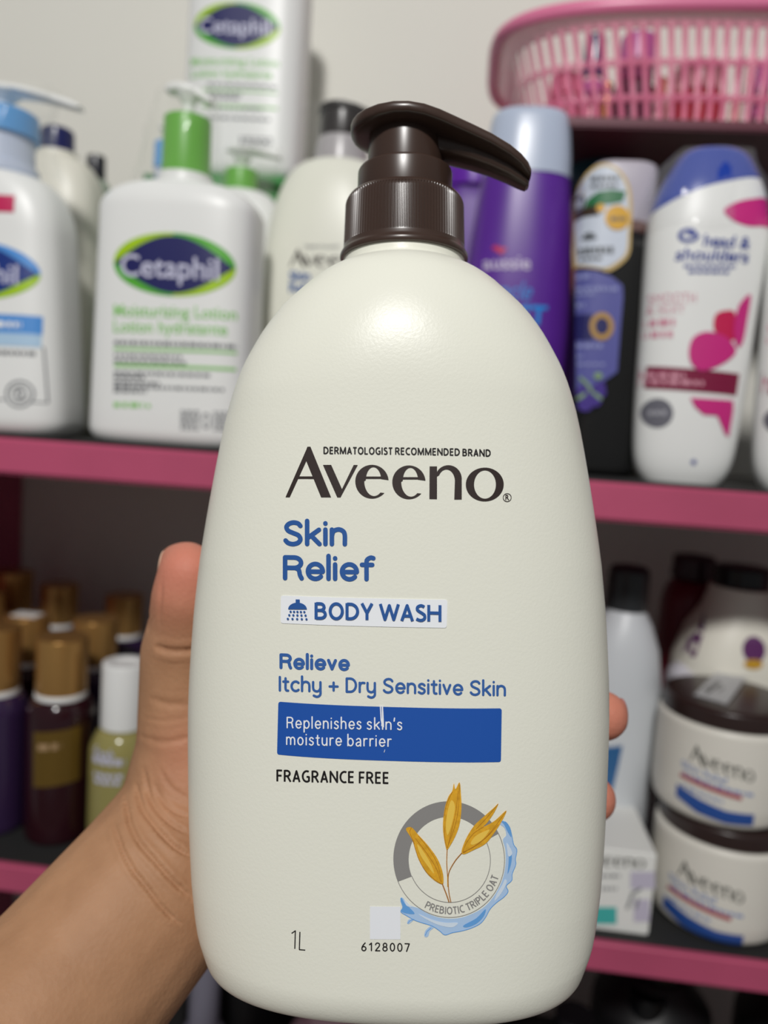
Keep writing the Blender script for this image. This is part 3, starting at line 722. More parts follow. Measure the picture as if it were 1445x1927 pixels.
def lotion_pump(it, z0, rc, zc, zst, rst, zh, m_col, head, m_head=None, sheath=None):
    """collar from z0 to zc, stem to zst, flat head plate; head = (x0, x1, drop, half depth, thickness)"""
    m_head = m_head or m_white
    lathe('pump_collar', [(0, z0), (rc, z0), (rc*.97, zc), (rc*.6, zc+.0006), (0, zc+.0006)], m_col, it.t, .0010)
    lathe('pump_stem', [(0, zc), (rst, zc), (rst*.9, (zc+zst)/2), (rst*2.1, zst), (0, zst)], m_head, it.t, .0006)
    x0, x1, drop, hd, th = head; secs = []
    for i in range(15):
        u = i/14; x = x0+(x1-x0)*u; wv = hd*(max(.05, sin(pi*min(1, u*1.15+.02)))**.6 if u < .5 else (1-.55*(u-.5)*2))
        secs.append(((x, 0, zh-drop*max(0, (u-.3)/.7)**1.7), (0, 1, 0), wv, (0, 0, 1), th*(.5 if i in (0, 14) else 1)))
    loft('pump_head', secs, m_head, it.t, 2.8, 32)

# ---- green labelled lotion bottle, front left of the top shelf
def green_bottle(it, base, logo):
    pass
it = Item('lotion_bottle', 'white square-shouldered lotion bottle with green pump collar and green lettering, front of top shelf', 'bottle', 330, 820, .432, Z1, fb=.026)
g = it
hw = it.w(151, 700); Hb = it.z(342)
it.body(body_rows(hw, .026, Hb, .016, it.w(52, 330), 3.8, .955, .006, .009), m_white)
fm = .432
oval_logo(it, 324.5, 497, 114, 60, 'Cetaphil', 226, 410, 518, 40, .045, (m_lime, m_green, m_navy))
# swap: lime upper-left / lower-right handled by quadrant order
A = Art(); A.text('Moisturizing Lotion', 212, 440, 594, 22, .026, .01); A.text('Lotion hydratante', 212, 424, 624, 22, .026, .01)
A.rect(212, 653, 440, 658, .03); A.rect(213, 684, 438, 690, .03)
A.greek(213, 270, 766, 9, .02, 14); A.ell(279, 764, 4, 4, 12)
it.art(A, 'green_lettering', m_gtext)
A = Art()
for (x1, y) in ((440, 648),): A.greek(213, x1, y, 8, .03)
for (x1, y) in ((342, 671), (352, 682), (396, 704), (272, 712), (300, 722), (418, 730), (275, 738)): A.greek(213, x1, y, 6, .03)
for k in range(6): A.greek(340, 374, 776+k*6.5, 4, .03, 8); A.greek(400, 440, 778+k*6.5, 4, .03, 8)
A.ring(387, 792, 8, 15, 5, 11)
it.art(A, 'small_print', m_gr)
zc0 = it.z(312)
lotion_pump(it, it.z(322), it.w(45, 300), it.z(208), it.z(156), it.w(12, 200), it.z(150), mat('green_plastic', (92, 176, 32), .35), (-it.w(46, 150), it.w(46, 150), it.w(22, 150), it.w(22, 150), .0028))
film_wrap(it, [(-.006, 0, it.z(340), it.w(84), it.w(74)), (-.004, 0, it.z(300), it.w(72), it.w(66)), (-.002, 0, it.z(240), it.w(62), it.w(60)), (0, 0, it.z(195), it.w(60), it.w(50)), (.0, 0, it.z(150), it.w(52), it.w(34))])

# ---- blue labelled cleanser bottle at the left edge
it = Item('cleanser_bottle', 'white square-shouldered bottle with light blue pump collar, cut by the left edge', 'bottle', -8, 800, .430, Z1, fb=.028)
it.body(body_rows(it.w(157, 770), .028, it.z(322), .036, it.w(64, 330), 3.6, .86, .006, .010), m_white)
oval_logo(it, -52, 506, 113, 56, 'Cetaphil', -140, 26, 524, 36, .05, (m_lime, mat('sky_print', (78, 148, 222), .4), mat('royal_print', (12, 48, 128), .4)))
# lower right lime, upper right blue
A = Art(); A.rect(-130, 586, 66, 621, .03); it.art(A, 'blue_band', MATS['sky_print'])
A = Art(); A.rect(-130, 621, 65, 646, .03); it.art(A, 'pale_blue_band', mat('pale_sky_print', (178, 208, 234), .4))
A = Art(); A.greek(-80, 34, 612, 11, .03, 12); it.art(A, 'band_lettering', m_white_print, .0006)
A = Art(); A.greek(-90, 60, 665, 8, .02)
it.art(A, 'small_print', m_gr); A = Art(); A.ring(33, 741, 25, 26, 21, 22); A.ring(33, 741, 15, 16, 12, 13); A.text('S', 26, 40, 750, 18, 0, .02)
A.stroke([(68, 650), (72, 700), (76, 757), (52, 756)], 2.5, False); A.stroke([(8, 752), (-60, 749)], 2.5, False)
it.art(A, 'seal_print', m_gr)
A = Art(); A.rect(-70, 360, 16, 393, .02); it.art(A, 'magenta_flash', mat('magenta_print', (200, 30, 90), .4))
lathe('neck_sleeve', [(0, it.z(322)), (it.w(68), it.z(322)), (it.w(66), it.z(302)), (it.w(60), it.z(300)), (it.w(58), it.z(246)), (0, it.z(246))], mat('frosted_lilac', (196, 206, 228), .3), it.t, .001)
lotion_pump(it, it.z(247), it.w(66), it.z(198), it.z(158), it.w(18), it.z(152), mat('sky_plastic', (84, 160, 226), .35), (-it.w(70), it.w(160, 150), it.w(28), it.w(26), .0022))
film_wrap(it, [(0, 0, it.z(322), it.w(104), it.w(80)), (.001, 0, it.z(260), it.w(86), it.w(76)), (.002, 0, it.z(200), it.w(92), it.w(70)), (.004, 0, it.z(150), it.w(100), it.w(44))])

# ---- bottles behind them
it = Item('lotion_bottle', 'white bottle with navy cap standing behind the blue-collared bottle', 'bottle', 98, 700, .530, Z1)
it.body(body_rows(it.w(98), .028, it.z(290), .040, it.w(38), 3.0, .88, .004, .008), m_offw)
lathe('cap', [(0, it.z(288)), (it.w(30), it.z(288)), (it.w(29), it.z(236)), (it.w(24), it.z(230)), (0, it.z(228))], mat('navy_plastic', (36, 40, 92), .2), it.t, .0015)
it = Item('small_bottle', 'small silvery green bottle with black cap between the two front lotion bottles', 'bottle', 170, 700, .585, Z1)
it.body(body_rows(it.w(34), .012, it.z(330), .022, it.w(14), 2.2, .95, .003, .004), mat('silver_green', (150, 166, 150), .25, .3))
lathe('cap', [(0, it.z(330)), (it.w(17), it.z(330)), (it.w(16), it.z(284)), (0, it.z(281))], mat('black_plastic', (26, 28, 40), .25), it.t, .001)
it = Item('pump_bottle', 'bottle with sky blue pump collar half hidden behind the green-collared bottle', 'bottle', 298, 700, .500, Z1)
it.body(body_rows(it.w(46), .018, it.z(345), .020, it.w(18), 2.5, .95, .003, .004), m_white)
lathe('neck_sleeve', [(0, it.z(346)), (it.w(20), it.z(346)), (it.w(19), it.z(308)), (0, it.z(308))], MATS['frosted_lilac'], it.t, .001)
lotion_pump(it, it.z(308), it.w(22), it.z(256), it.z(238), it.w(6), it.z(226), MATS['sky_plastic'], (-it.w(16), it.w(20), .002, it.w(10), .0012))
it = Item('tube_bottle', 'slim dark green capped bottle behind the sky blue collar', 'bottle', 268, 700, .560, Z1)
it.body(body_rows(it.w(22), .012, it.z(345), .012, it.w(9), 2.5, .95, .002, .003), m_white)
lathe('cap', [(0, it.z(346)), (it.w(11), it.z(346)), (it.w(10), it.z(318)), (0, it.z(317))], mat('leaf_plastic', (60, 130, 80), .35), it.t, .001)
it = Item('pump_bottle', 'film wrapped white pump bottle with short green collar behind the front lotion bottle', 'bottle', 437, 700, .520, Z1)
it.body(body_rows(it.w(92), .024, it.z(352), .026, it.w(30), 3.2, .92, .003, .006), m_white)
lotion_pump(it, it.z(352), it.w(30), it.z(310), it.z(285), it.w(8), it.z(270), MATS['green_plastic'], (-it.w(30), it.w(70), .004, it.w(18), .0018))
film_wrap(it, [(.002, 0, it.z(356), it.w(48), it.w(36)), (.004, 0, it.z(320), it.w(44), it.w(34)), (.008, 0, it.z(285), it.w(54), it.w(30)), (.008, 0, it.z(264), it.w(50), it.w(20))])
# green carton carrying the upper bottle
Yb = .575
zt = on_y(455, 327, Yb-.03).z
P0_ = on_y(455, 330, Yb)
bx = thing('carton', 'tall green product carton at the back supporting the raised lotion bottle', 'box', (P0_.x, Yb, Z1))
box('carton_body', -.040, .040, -.030, .030, 0, zt-Z1, mat('green_card', (52, 140, 62), .5), bx, .001)
it = Item('lotion_bottle', 'white lotion bottle with green lettering raised on the green carton, highest on the left', 'bottle', 460, 300, Yb, zt, fb=.024)
it.body(body_rows(it.w(112, 200), .025, it.z(-130), .018, it.w(40, 100), 3.8, .97, .006, .010), m_white)
oval_logo(it, 445, 49, 82, 44, 'Cetaphil', 374, 508, 62, 29, .04, (m_lime, m_green, m_navy))
A = Art(); A.text('Moisturizing Lotion', 357, 524, 121, 15, .03, .01); A.text('Lotion hydratante', 358, 512, 144, 15, .03, .01); A.rect(380, 168, 522, 171, .04); A.rect(380, 198, 522, 202, .03)
it.art(A, 'green_lettering', m_gtext)
A = Art()
for x1, y in ((522, 162), (455, 178), (450, 187), (495, 205), (508, 224)): A.greek(390, x1, y, 5, .04)
for k in range(3): A.greek(452, 512, 262+k*7, 4, .03)
it.art(A, 'small_print', m_gr)
lotion_pump(it, it.z(-128), it.w(34, 100), it.z(-200), it.z(-230), it.w(9, 100), it.z(-240), MATS['green_plastic'], (-.012, .022, .003, .008, .0016))

# ---- second cream pump bottle on the shelf
it = Item('pump_bottle', 'cream oval pump bottle with black pump standing behind the held bottle', 'bottle', 643, 290, .490, Z1, fb=.030)
rows = []
H_ = it.z(300)
for z, a in ((0, .032), (.0015, .036), (.004, .0395), (.008, .0415), (.02, .0440), (.05, .0462), (.085, .0462), (.105, .0445)): rows.append((z, a, .030 if z > .006 else .030-.006*(1-z/.006), 2.6))
for i in range(1, 15):
    t = i/14*pi/2; rows.append((.105+(H_-.105)*sin(t), .0150+.0295*cos(t)**.75, .0150+.0150*cos(t)**.8, 2.6-.6*i/14))
rows += [(H_+.006, .0148, .0148, 2)]
it.body(rows, m_cream)
A = Art(); brand_serif(A, lambda x, y: (543+(x-160)*.136, 467+(y-58)*.125+(x-160)*.004)); it.art(A, 'brand_lettering', m_dark)
A = Art(); A.text('DERMATOLOGIST', 572, 640, 466, 5, .01, .01); it.art(A, 'small_print', m_gr)
A = Art(); A.text('Skin', 543, 584, 527, 17, .01, .03); A.text('Relief', 543, 600, 549, 17, .01, .03); it.art(A, 'product_name_lettering', m_blue)
lathe('neck_sleeve', [(0, it.z(303)), (it.w(50), it.z(303)), (it.w(44), it.z(252)), (0, it.z(250))], mat('frosted_grey', (176, 172, 174), .3), it.t, .001)
lathe('pump_collar', [(0, it.z(252)), (it.w(42), it.z(252)), (it.w(42), it.z(205)), (0, it.z(203))], mat('black_brown', (34, 28, 26), .3), it.t, .001)
secs = [((x*it.w(1), 0, it.z(z_)), (0, 1, 0), it.w(h), (0, 0, 1), it.w(t_)) for x, z_, h, t_ in ((-44, 200, 8, 5), (-38, 196, 26, 8), (-20, 193, 36, 9), (0, 193, 38, 9), (25, 196, 30, 9), (50, 204, 22, 8), (75, 216, 18, 7), (92, 228, 12, 5))]
loft('pump_head', secs, MATS['black_brown'], it.t, 2.8, 32)
film_wrap(it, [(-.003, 0, it.z(290), it.w(56), it.w(54)), (-.004, 0, it.z(245), it.w(58), it.w(50)), (-.004, 0, it.z(205), it.w(62), it.w(50)), (0, 0, it.z(183), it.w(50), it.w(36))], film_mat('clear_film_faint', (235, 236, 236), .04))

# ---- purple bottles
m_purple = mat('purple_plastic', (92, 42, 150), .33, var=.06, vscale=20)
m_icecap = mat('ice_blue_cap', (186, 197, 218), .3)
it = Item('shampoo_bottle', 'tall purple bottle with pale translucent cap right of the pump', 'bottle', 967, 600, .480, Z1, fb=.026, zd=.020)
rows = []
for z, a in ((0, .026), (.002, .0285), (.006, .030), (.03, .0325), (.08, .0330)): rows.append((z, a, a*.72, 2.6))
zc = it.z(320)
n_ = 10
for i in range(1, n_+1):
    u = i/n_; z = .08+(zc-.08)*u; rows.append((z, .0330-(.0330-it.w(82, 320))*u**1.6, (.0330*.72)-(.0330*.72-it.w(64, 320))*u**1.6, 2.5))
it.body(rows, m_purple)
cr = []
zt_ = it.z(190)
for z, a in ((zc+.0002, 83), (zc+.3*(zt_-zc), 81), (zc+.6*(zt_-zc), 77), (zc+.85*(zt_-zc), 73), (zc+.94*(zt_-zc), 70), (zc+.98*(zt_-zc), 65), (zt_, 56)):
    cr.append((z, it.w(a, 260), it.w(a*.8, 260), 2.5))
link('cap', Surf(cr).mesh('cap', 64), it.t, m_icecap)
A = Art(); A.text('aussie', 909, 999, 503, 25, .02, .015); it.art(A, 'brand_lettering', mat('pale_lilac_print', (202, 190, 218), .4))
A = Art(); A.poly(catmull([(926, 462), (934, 458), (942, 462), (955, 464), (948, 470), (946, 476), (936, 470)], 4, True)); it.art(A, 'red_emblem', mat('crimson_print', (196, 30, 84), .4))
A = Art(); A.text('Miracle', 890, 998, 560, 34, .03, .005, .30); it.art(A, 'script_lettering', mat('azure_print', (44, 130, 210), .4))
A = Art(); A.text('MOIST', 880, 1028, 606, 34, .02, .03, .12); it.art(A, 'product_name_lettering', mat('bright_azure_print', (20, 140, 226), .4))
it = Item('shampoo_bottle', 'brighter purple bottle mostly hidden behind the pump nozzle, deeper on the top shelf', 'bottle', 872, 600, .560, Z1)
it.body(body_rows(it.w(74), .020, it.z(352), .010, it.w(50), 2.6, .92, .002, .005), m_purple)
lathe('cap', [(0, it.z(352)), (it.w(58), it.z(352)), (it.w(56), it.z(298)), (it.w(48), it.z(292)), (0, it.z(291))], mat('violet_plastic', (104, 40, 170), .3), it.t, .001)

# ---- black bottle with neck tag
it = Item('shampoo_bottle', 'black bottle with grey cap and gold-edged white neck tag', 'bottle', 1136, 700, .465, Z1, fb=.024, zd=.020)
hwb = it.w(66, 700)
it.body(body_rows(hwb, .024, it.z(430), .010, it.w(56, 430), 4.0, 1.0, .001, .005), mat('black_gloss', (22, 22, 22), .25))
lathe('shoulder_ring', [(0, it.z(430)), (it.w(60), it.z(430)), (it.w(60), it.z(408)), (0, it.z(408))], mat('dusty_brown', (120, 84, 78), .3), it.t, .001)
cr = [(it.z(y), it.w(a, 350), it.w(a*.8, 350), 3.4) for y, a in ((408, 58), (400, 60), (340, 61), (305, 60), (295, 57), (290, 50))]
link('cap', Surf(cr).mesh('cap', 64), it.t, mat('pearl_grey_cap', (190, 184, 196), .3))
tg = Surf([(it.z(y), it.w(84), .0256, 3.6) for y in (745, 300)])
it.surf = tg
A = Art(); A.poly(catmull([(1084, 360), (1098, 330), (1118, 312), (1142, 309), (1168, 325), (1184, 355), (1188, 395), (1186, 440), (1183, 478), (1168, 498), (1145, 512), (1128, 508), (1086, 500), (1082, 496), (1080, 400)], 5, True), 0)
it.art(A, 'neck_tag_border', mat('gold_trim', (206, 178, 118), .4), .0003)
A = Art(); A.poly(catmull([(1086, 364), (1100, 335), (1120, 318), (1142, 315), (1164, 330), (1178, 358), (1181, 395), (1180, 440), (1177, 474), (1164, 491), (1140, 505), (1120, 503), (1090, 496), (1087, 490), (1086, 400)], 5, True), 0)
tag_o = it.art(A, 'neck_tag', mat('tag_card', (206, 214, 228), .4), .0006)
A = Art(); A.poly([(1106, 374), (1124, 362), (1150, 359), (1176, 363), (1170, 382), (1146, 386), (1100, 388)]); it.art(A, 'green_banner', mat('banner_green', (36, 112, 66), .4), .0009)
A = Art(); A.rect(1084, 388, 1126, 406, 0); it.art(A, 'brown_band', mat('dark_olive_print', (60, 44, 30), .4), .0009)
A = Art(); A.ell(1160, 412, 23, 23); A.ell(1129, 393, 8, 8); it.art(A, 'gold_seal', mat('gold_seal_print', (222, 170, 52), .35), .0011)
A = Art(); A.greek(1112, 1164, 340, 7, .02, 7); A.greek(1112, 1162, 353, 5, .02, 6); A.ring(1093, 374, 9, 14, 6, 10); A.greek(1147, 1176, 418, 7, 0, 6)
for k in range(5): A.poly([(1108, 452), (1106-14*cos(radians(20+k*35)), 452-14*sin(radians(20+k*35))-1), (1111-12*cos(radians(30+k*35)), 451-13*sin(radians(30+k*35)))])
A.greek(1090, 1152, 478, 12, 0, 9); A.greek(1092, 1130, 490, 5, 0, 7); it.art(A, 'tag_print', mat('tag_grey', (92, 96, 100), .4), .0013)
A = Art(); A.poly([(1084, 507), (1100, 507), (1120, 510), (1150, 522), (1170, 538), (1171, 560), (1166, 620), (1160, 700), (1138, 716), (1110, 730), (1084, 736)]); it.art(A, 'front_label', mat('periwinkle_print', (88, 90, 160), .4), .0003)
A = Art(); A.rect(1083, 591, 1114, 640, .04); it.art(A, 'navy_band', mat('deep_navy_print', (24, 22, 92), .4), .0006)
A = Art(); A.ring(1131, 615, 22, 26, 13, 16); it.art(A, 'gold_medallion', mat('old_gold_print', (186, 146, 76), .35), .0009)
A = Art(); A.ell(1131, 615, 13, 16); it.art(A, 'medallion_centre', m_navy, .0009)
A = Art(); A.greek(1086, 1112, 524, 9, 0, 8); A.greek(1086, 1160, 547, 8, .03, 9); A.greek(1086, 1120, 556, 6, 0, 8); A.greek(1086, 1100, 578, 8, 0, 8); A.greek(1086, 1132, 655, 8, .02, 9); A.greek(1086, 1096, 674, 6, 0, 6); A.greek(1086, 1136, 688, 5, .02, 9)
it.art(A, 'label_lettering', mat('pale_periwinkle_print', (140, 146, 196), .4), .0006)
A = Art()
for x, y, r in ((1098, 738, 14), (1106, 745, 15), (1125, 738, 14), (1100, 762, 14), (1128, 728, 10), (1118, 755, 12)): A.ell(x, y, r, r*.9, 18)
it.art(A, 'violet_flower_print', mat('violet_print', (66, 44, 138), .4), .0009)
A = Art(); A.ell(1124, 708, 8, 7, 14); A.stroke([(1092, 712), (1104, 724), (1112, 738)], 6); A.stroke([(1118, 742), (1128, 750)], 7); A.stroke([(1088, 750), (1098, 742)], 7); it.art(A, 'leaf_print', mat('sage_print', (130, 160, 120), .4), .0012)

# ---- white and blue shampoo bottles
def shampoo(it, full):
    it.surf = None
    hb_, zt2 = it.w(86, 880), it.z(262)
    prof = [(0, 70), (.0012, 75), (.003, 79), (.012, 90), (.03, 96), (.055, 100), (.085, 103), (.105, 106), (it.z(430), 108), (it.z(385), 104), (it.z(340), 93), (it.z(308), 80), (it.z(280), 66), (it.z(266), 56), (it.z(258), 44)]
    P = [Vector((z, a)) for z, a in prof]; P = catmull(P, 4)
    rows = [(max(0, z), it.w(a, 600), it.w(a*.60, 600), 2.3) for z, a in P]
    s = Surf(rows)
    it.surf = s
    def zsw(x): return it.z(392)+(x/it.w(108, 500)+1)*.5*(it.z(318)-it.z(392))*1.05-.0022*(1-(x/it.w(108, 500))**2)*0
    # body up to the slanted join, cap above it
    for nm, m, lo in (('bottle_body', m_white, True), ('cap', mat('royal_blue_cap', (26, 62, 166), .22, coat=.3), False)):
        V = []; Fc = []; seg = 72; nr = 40
        for i in range(nr+1):
            u = i/nr
            for k in range(seg):
                t = 2*pi*k/seg; c, d = cos(t), sin(t)
                zj = zsw(c*it.w(100, 500))+.004*(1-c*c)
                z = u*zj if lo else zj+(rows[-1][0]-zj)*u
                a, b, n = s.at(z); g_ = 1 if lo else 1.004
                V.append((g_*a*math.copysign(abs(c)**(2/n), c), g_*b*math.copysign(abs(d)**(2/n), d), z))
        for i in range(nr):
            for k in range(seg): Fc.append((i*seg+k, i*seg+(k+1) % seg, (i+1)*seg+(k+1) % seg, (i+1)*seg+k))
        Fc.append(tuple(range(seg-1, -1, -1))); Fc.append(tuple(nr*seg+k for k in range(seg)))
        link(nm, mesh(nm, V, Fc), it.t, m)
    m_hb = mat('indigo_print', (40, 62, 150), .4); m_mg = mat('pink_magenta_print', (206, 44, 130), .4); m_wine = mat('wine_print', (128, 22, 62), .4); m_rose = mat('rose_text_print', (214, 150, 168), .45)
    A = Art(); A.text('head &', 1322, 1413, 463, 22, .05, .02, .2); A.text('shoulders', 1272, 1410, 488, 23, .04, .02, .2)
    A.strip([(1296+(21-.8*i/6)*cos(i/6*1.0)*1.0, 441+(16-.6*i/6)*sin(i/6*1.0)) for i in range(0, 40)], [(1296+(13-.8*i/6)*cos(i/6*1.0), 441+(9-.6*i/6)*sin(i/6*1.0)) for i in range(0, 40)]); A.ell(1300, 439, 6, 5)
    A.greek(1288, 1385, 503, 6, .02, 8); A.greek(1296, 1372, 514, 6, .02, 8)
    it.art(A, 'brand_lettering', m_hb)
    A = Art(); A.ell(1308, 870, 5, 5, 14); it.art(A, 'blue_dot', m_hb)
    A = Art(); A.text('SMOOTH', 1228, 1310, 568, 19, .02, -.004); A.text('& SILKY', 1226, 1290, 587, 16, .02, -.004); A.greek(1222, 1272, 611, 14, .02, 12); A.greek(1220, 1268, 633, 13, .02, 12); it.art(A, 'variant_lettering', m_rose)
    A = Art(); A.poly(catmull([(1362, 396), (1385, 380), (1420, 370), (1460, 366), (1462, 415), (1440, 421), (1410, 424), (1380, 415)], 5, True)); it.art(A, 'pink_flash', m_mg)
    A = Art(); A.poly([(1203, 685), (1398, 702), (1392, 744), (1200, 728)]); it.art(A, 'wine_band', m_wine)
    A = Art(); A.greek(1212, 1290, 707, 9, .06, 12); A.greek(1210, 1325, 720, 9, .05, 12); it.art(A, 'band_lettering', m_rose, .0006)
    A = Art(); A.poly(catmull([(1297, 660), (1305, 635), (1330, 624), (1365, 632), (1388, 655), (1380, 672), (1350, 690), (1320, 697), (1302, 684)], 5, True))
    A.poly(catmull([(1385, 600), (1395, 570), (1418, 552), (1412, 600), (1404, 640), (1392, 652), (1384, 630)], 5, True)); A.poly([(1300, 748), (1385, 753), (1386, 772), (1378, 822), (1370, 818), (1352, 782), (1325, 780), (1308, 765)])
    it.art(A, 'petal_print', m_mg, .0006)
    A = Art(); A.poly(catmull([(1343, 615), (1347, 592), (1365, 584), (1385, 588), (1388, 630), (1376, 640), (1352, 628)], 5, True)); it.art(A, 'red_petal_print', mat('cherry_print', (202, 32, 84), .4), .0004)
    A = Art(); A.ell(1241, 777, 28, 28); it.art(A, 'grey_seal', mat('seal_grey_print', (108, 108, 118), .4))
    A = Art(); A.greek(1226, 1256, 781, 9, 0, 8); it.art(A, 'seal_lettering', mat('seal_light_print', (170, 170, 178), .4), .0006)
it = Item('shampoo_bottle', 'white shampoo bottle with blue cap and pink petal print, fully in view on the right', 'bottle', 1281, 880, .440, Z1, fb=.0185, zd=.018, group='white and blue shampoo bottles')
shampoo(it, True)
first = it
dup = copy_tree(it.t); P = on_y(1512, 895, .430); dup.location = (P.x, .430, Z1)
dup['group'] = 'white and blue shampoo bottles'; dup['label'] = 'white shampoo bottle cut by the right edge, beside the fully visible blue capped one'
film_wrap(first, [(-.004, 0, first.z(420), first.w(116), first.w(70)), (-.005, 0, first.z(370), first.w(112), first.w(66)), (-.003, 0, first.z(310), first.w(92), first.w(56)), (0, 0, first.z(262), first.w(64), first.w(40))], film_mat('clear_film_thin', (235, 236, 236), .10))
it = Item('lotion_bottle', 'cream bottle with dusty pink cap glimpsed between the black bottle and blue capped shampoo', 'bottle', 1236, 600, .560, Z1)
it.body(body_rows(it.w(30), .014, it.z(345), .004, it.w(24), 2.6, 1.0, .001, .003), mat('pale_cream_plastic', (232, 226, 200), .4))
lathe('cap', [(0, it.z(345)), (it.w(27), it.z(345)), (it.w(26), it.z(318)), (0, it.z(317))], mat('dusty_pink_plastic', (176, 96, 96), .4), it.t, .001)
it = Item('lotion_bottle', 'amber bottle with teal cap hidden behind the neck tag', 'bottle', 1105, 600, .540, Z1)
it.body(body_rows(it.w(50), .020, it.z(345), .014, it.w(38), 2.6, 1.0, .001, .003), mat('amber_plastic', (140, 78, 40), .3))
lathe('cap', [(0, it.z(345)), (it.w(60), it.z(345)), (it.w(58), it.z(285)), (0, it.z(283))], mat('teal_plastic', (40, 84, 92), .35), it.t, .001)

# ------------------------------------------------------------------ wall board and basket
m_maroon = mat('maroon_board', (96, 34, 52), .5, var=.06, vscale=12)
Yk0, Yk1 = .470, .655
zk = on_y(1250, 243, Yk0).z
xk0 = on_y(1010, 243, Yk0).x
bd = box('wall_bracket_board', xk0, .62, Yk0, WALL-.0005, zk, zk+.006, m_maroon)
tag(bd, 'dark maroon board fixed to the wall under the pink basket', 'shelf')
def make_basket():
    yc = (.478+.640)/2; hd = (.640-.478)/2
    x0 = on_y(950, 120, .50).x; zb_ = zk+.006; zt_ = on_y(1200, 14, .480).z
    hwk = .17; xc = x0+hwk
    t = thing('storage_basket', 'pink translucent slotted plastic basket full of small beauty items, top right', 'basket', (xc, yc, zb_))
    H = zt_-zb_
    seg = 452
    zs_ = [0, .05, .25, .31, .54, .60, .84, .93, 1.0]; slots = (1, 3, 5)
    bm = bmesh.new(); R = []
    def pt(k, u):
        a = 2*pi*k/seg; c, d = cos(a), sin(a); n = 4.0; g_ = .88+.12*u+(.03*max(0, u-.85)/.15)
        return Vector((hwk*g_*math.copysign(abs(c)**(2/n), c), hd*g_*math.copysign(abs(d)**(2/n), d), H*u))
    # equal spacing round the perimeter
    dense = [pt(k*seg/2400, 1) for k in range(2400)]; L = [0]
    for i in range(1, 2401): L.append(L[-1]+(dense[i % 2400]-dense[i-1]).length)
    ks = []; j = 0
    for q in range(seg):
        tgt = L[-1]*q/seg
        while L[j+1] < tgt: j += 1
        ks.append((j+(tgt-L[j])/(L[j+1]-L[j]))*seg/2400)
    grid = [[bm.verts.new(pt(k, u)) for k in ks] for u in zs_]
    for i in range(len(zs_)-1):
        for k in range(seg):
            if i in slots and k % 4 in (0, 1): continue
            k2 = (k+1) % seg; bm.faces.new((grid[i][k], grid[i][k2], grid[i+1][k2], grid[i+1][k]))
    bm.faces.new([grid[0][k] for k in range(seg-1, -1, -1)])
    me = bpy.data.meshes.new('basket_wall'); bm.to_mesh(me); bm.free(); me.shade_smooth(); me.set_sharp_from_angle(angle=radians(40))
    mb = film_mat('pink_translucent', (238, 132, 166), .58, .3)
    o = link('basket_wall', me, t, mb); s = o.modifiers.new('thickness', 'SOLIDIFY'); s.thickness = .0012
    # rolled rim
    V = []; Fc = []; r = .0036; sg = 10
    for q in range(seg):
        p = pt(ks[q], 1); d = Vector((p.x, p.y, 0)).normalized()
        for m_ in range(sg):
            a = 2*pi*m_/sg; V.append(p+d*(r*cos(a)+.002)+Vector((0, 0, r*sin(a)*1.1)))
    for q in range(seg):
        q2 = (q+1) % seg
        for m_ in range(sg): Fc.append((q*sg+m_, q2*sg+m_, q2*sg+(m_+1) % sg, q*sg+(m_+1) % sg))
    link('rim', mesh('rim', V, Fc), t, film_mat('pink_rim', (240, 130, 172), .85, .3))
    return t, zb_
bk, zbk = make_basket()
zi = zbk+.0014
def inb(px, py, Y): P = on_y(px, py, Y); return P
def small(name, label, px, wpx, pt_, pb, Y, m_body, m_cap, capf=.3, dx=0):
    it = Item(name, label, 'cosmetics', px, 200, Y, zi, group='cosmetics in the pink basket')
    H = max(.012, it.z(pt_)); r = it.w(wpx/2, 150)
    lathe('container', [(0, 0), (r*.96, 0), (r, H*(1-capf)*.9), (r*.7, H*(1-capf)), (0, H*(1-capf))], m_body, it.t, .001, 36)
    lathe('lid', [(0, H*(1-capf)), (r*.86, H*(1-capf)), (r*.84, H*.98), (r*.7, H), (0, H)], m_cap, it.t, .001, 36)
    return it
m_rd = mat('red_pot', (206, 40, 50), .25); m_gd = mat('gold_metal', (206, 158, 88), .25, .9); m_pk = mat('pink_pot', (236, 128, 160), .3); m_dp = mat('dark_plum', (78, 26, 58), .3); m_orc = mat('orchid_plastic', (176, 84, 150), .35); m_ros = mat('rose_clear', (240, 190, 196), .2)
small('cosmetic_jar', 'red jar on gold base near the middle of the pink basket', 1310, 108, 108, 240, .520, m_rd, m_ros, .36)
small('cosmetic_bottle', 'dark plum bottle with orchid cap left of the red jar in the basket', 1190, 76, 50, 240, .520, m_dp, m_orc, .42)
small('cosmetic_bottle', 'small clear rosy bottle between plum bottle and red jar', 1240, 26, 130, 240, .515, m_ros, mat('salmon_plastic', (240, 150, 120), .4), .3)
small('cosmetic_jar', 'pink jar at the left end of the basket', 1064, 74, 128, 240, .525, m_pk, m_pk, .3)
small('cosmetic_jar', 'second pink jar beside the glittering gold tube in the basket', 1112, 50, 140, 240, .540, m_pk, m_orc, .3)
small('cosmetic_tube', 'glittering gold tube in the basket', 1140, 24, 138, 240, .505, m_gd, m_gd, .2)
small('cosmetic_bottle', 'navy capped bottle at the back left of the basket', 1110, 48, 52, 240, .575, m_ros, MATS['navy_plastic'], .3)
small('cosmetic_bottle', 'thin vial with dark neck right of the red jar', 1384, 18, 84, 240, .510, mat('champagne', (226, 196, 140), .3), m_white, .5)
small('cosmetic_bottle', 'thin white vial beside the dark-necked vial', 1405, 18, 84, 240, .525, m_white, m_ros, .4)
small('cosmetic_bottle', 'orchid bottle at the far right of the basket', 1430, 34, 96, 240, .530, m_dp, m_orc, .6)

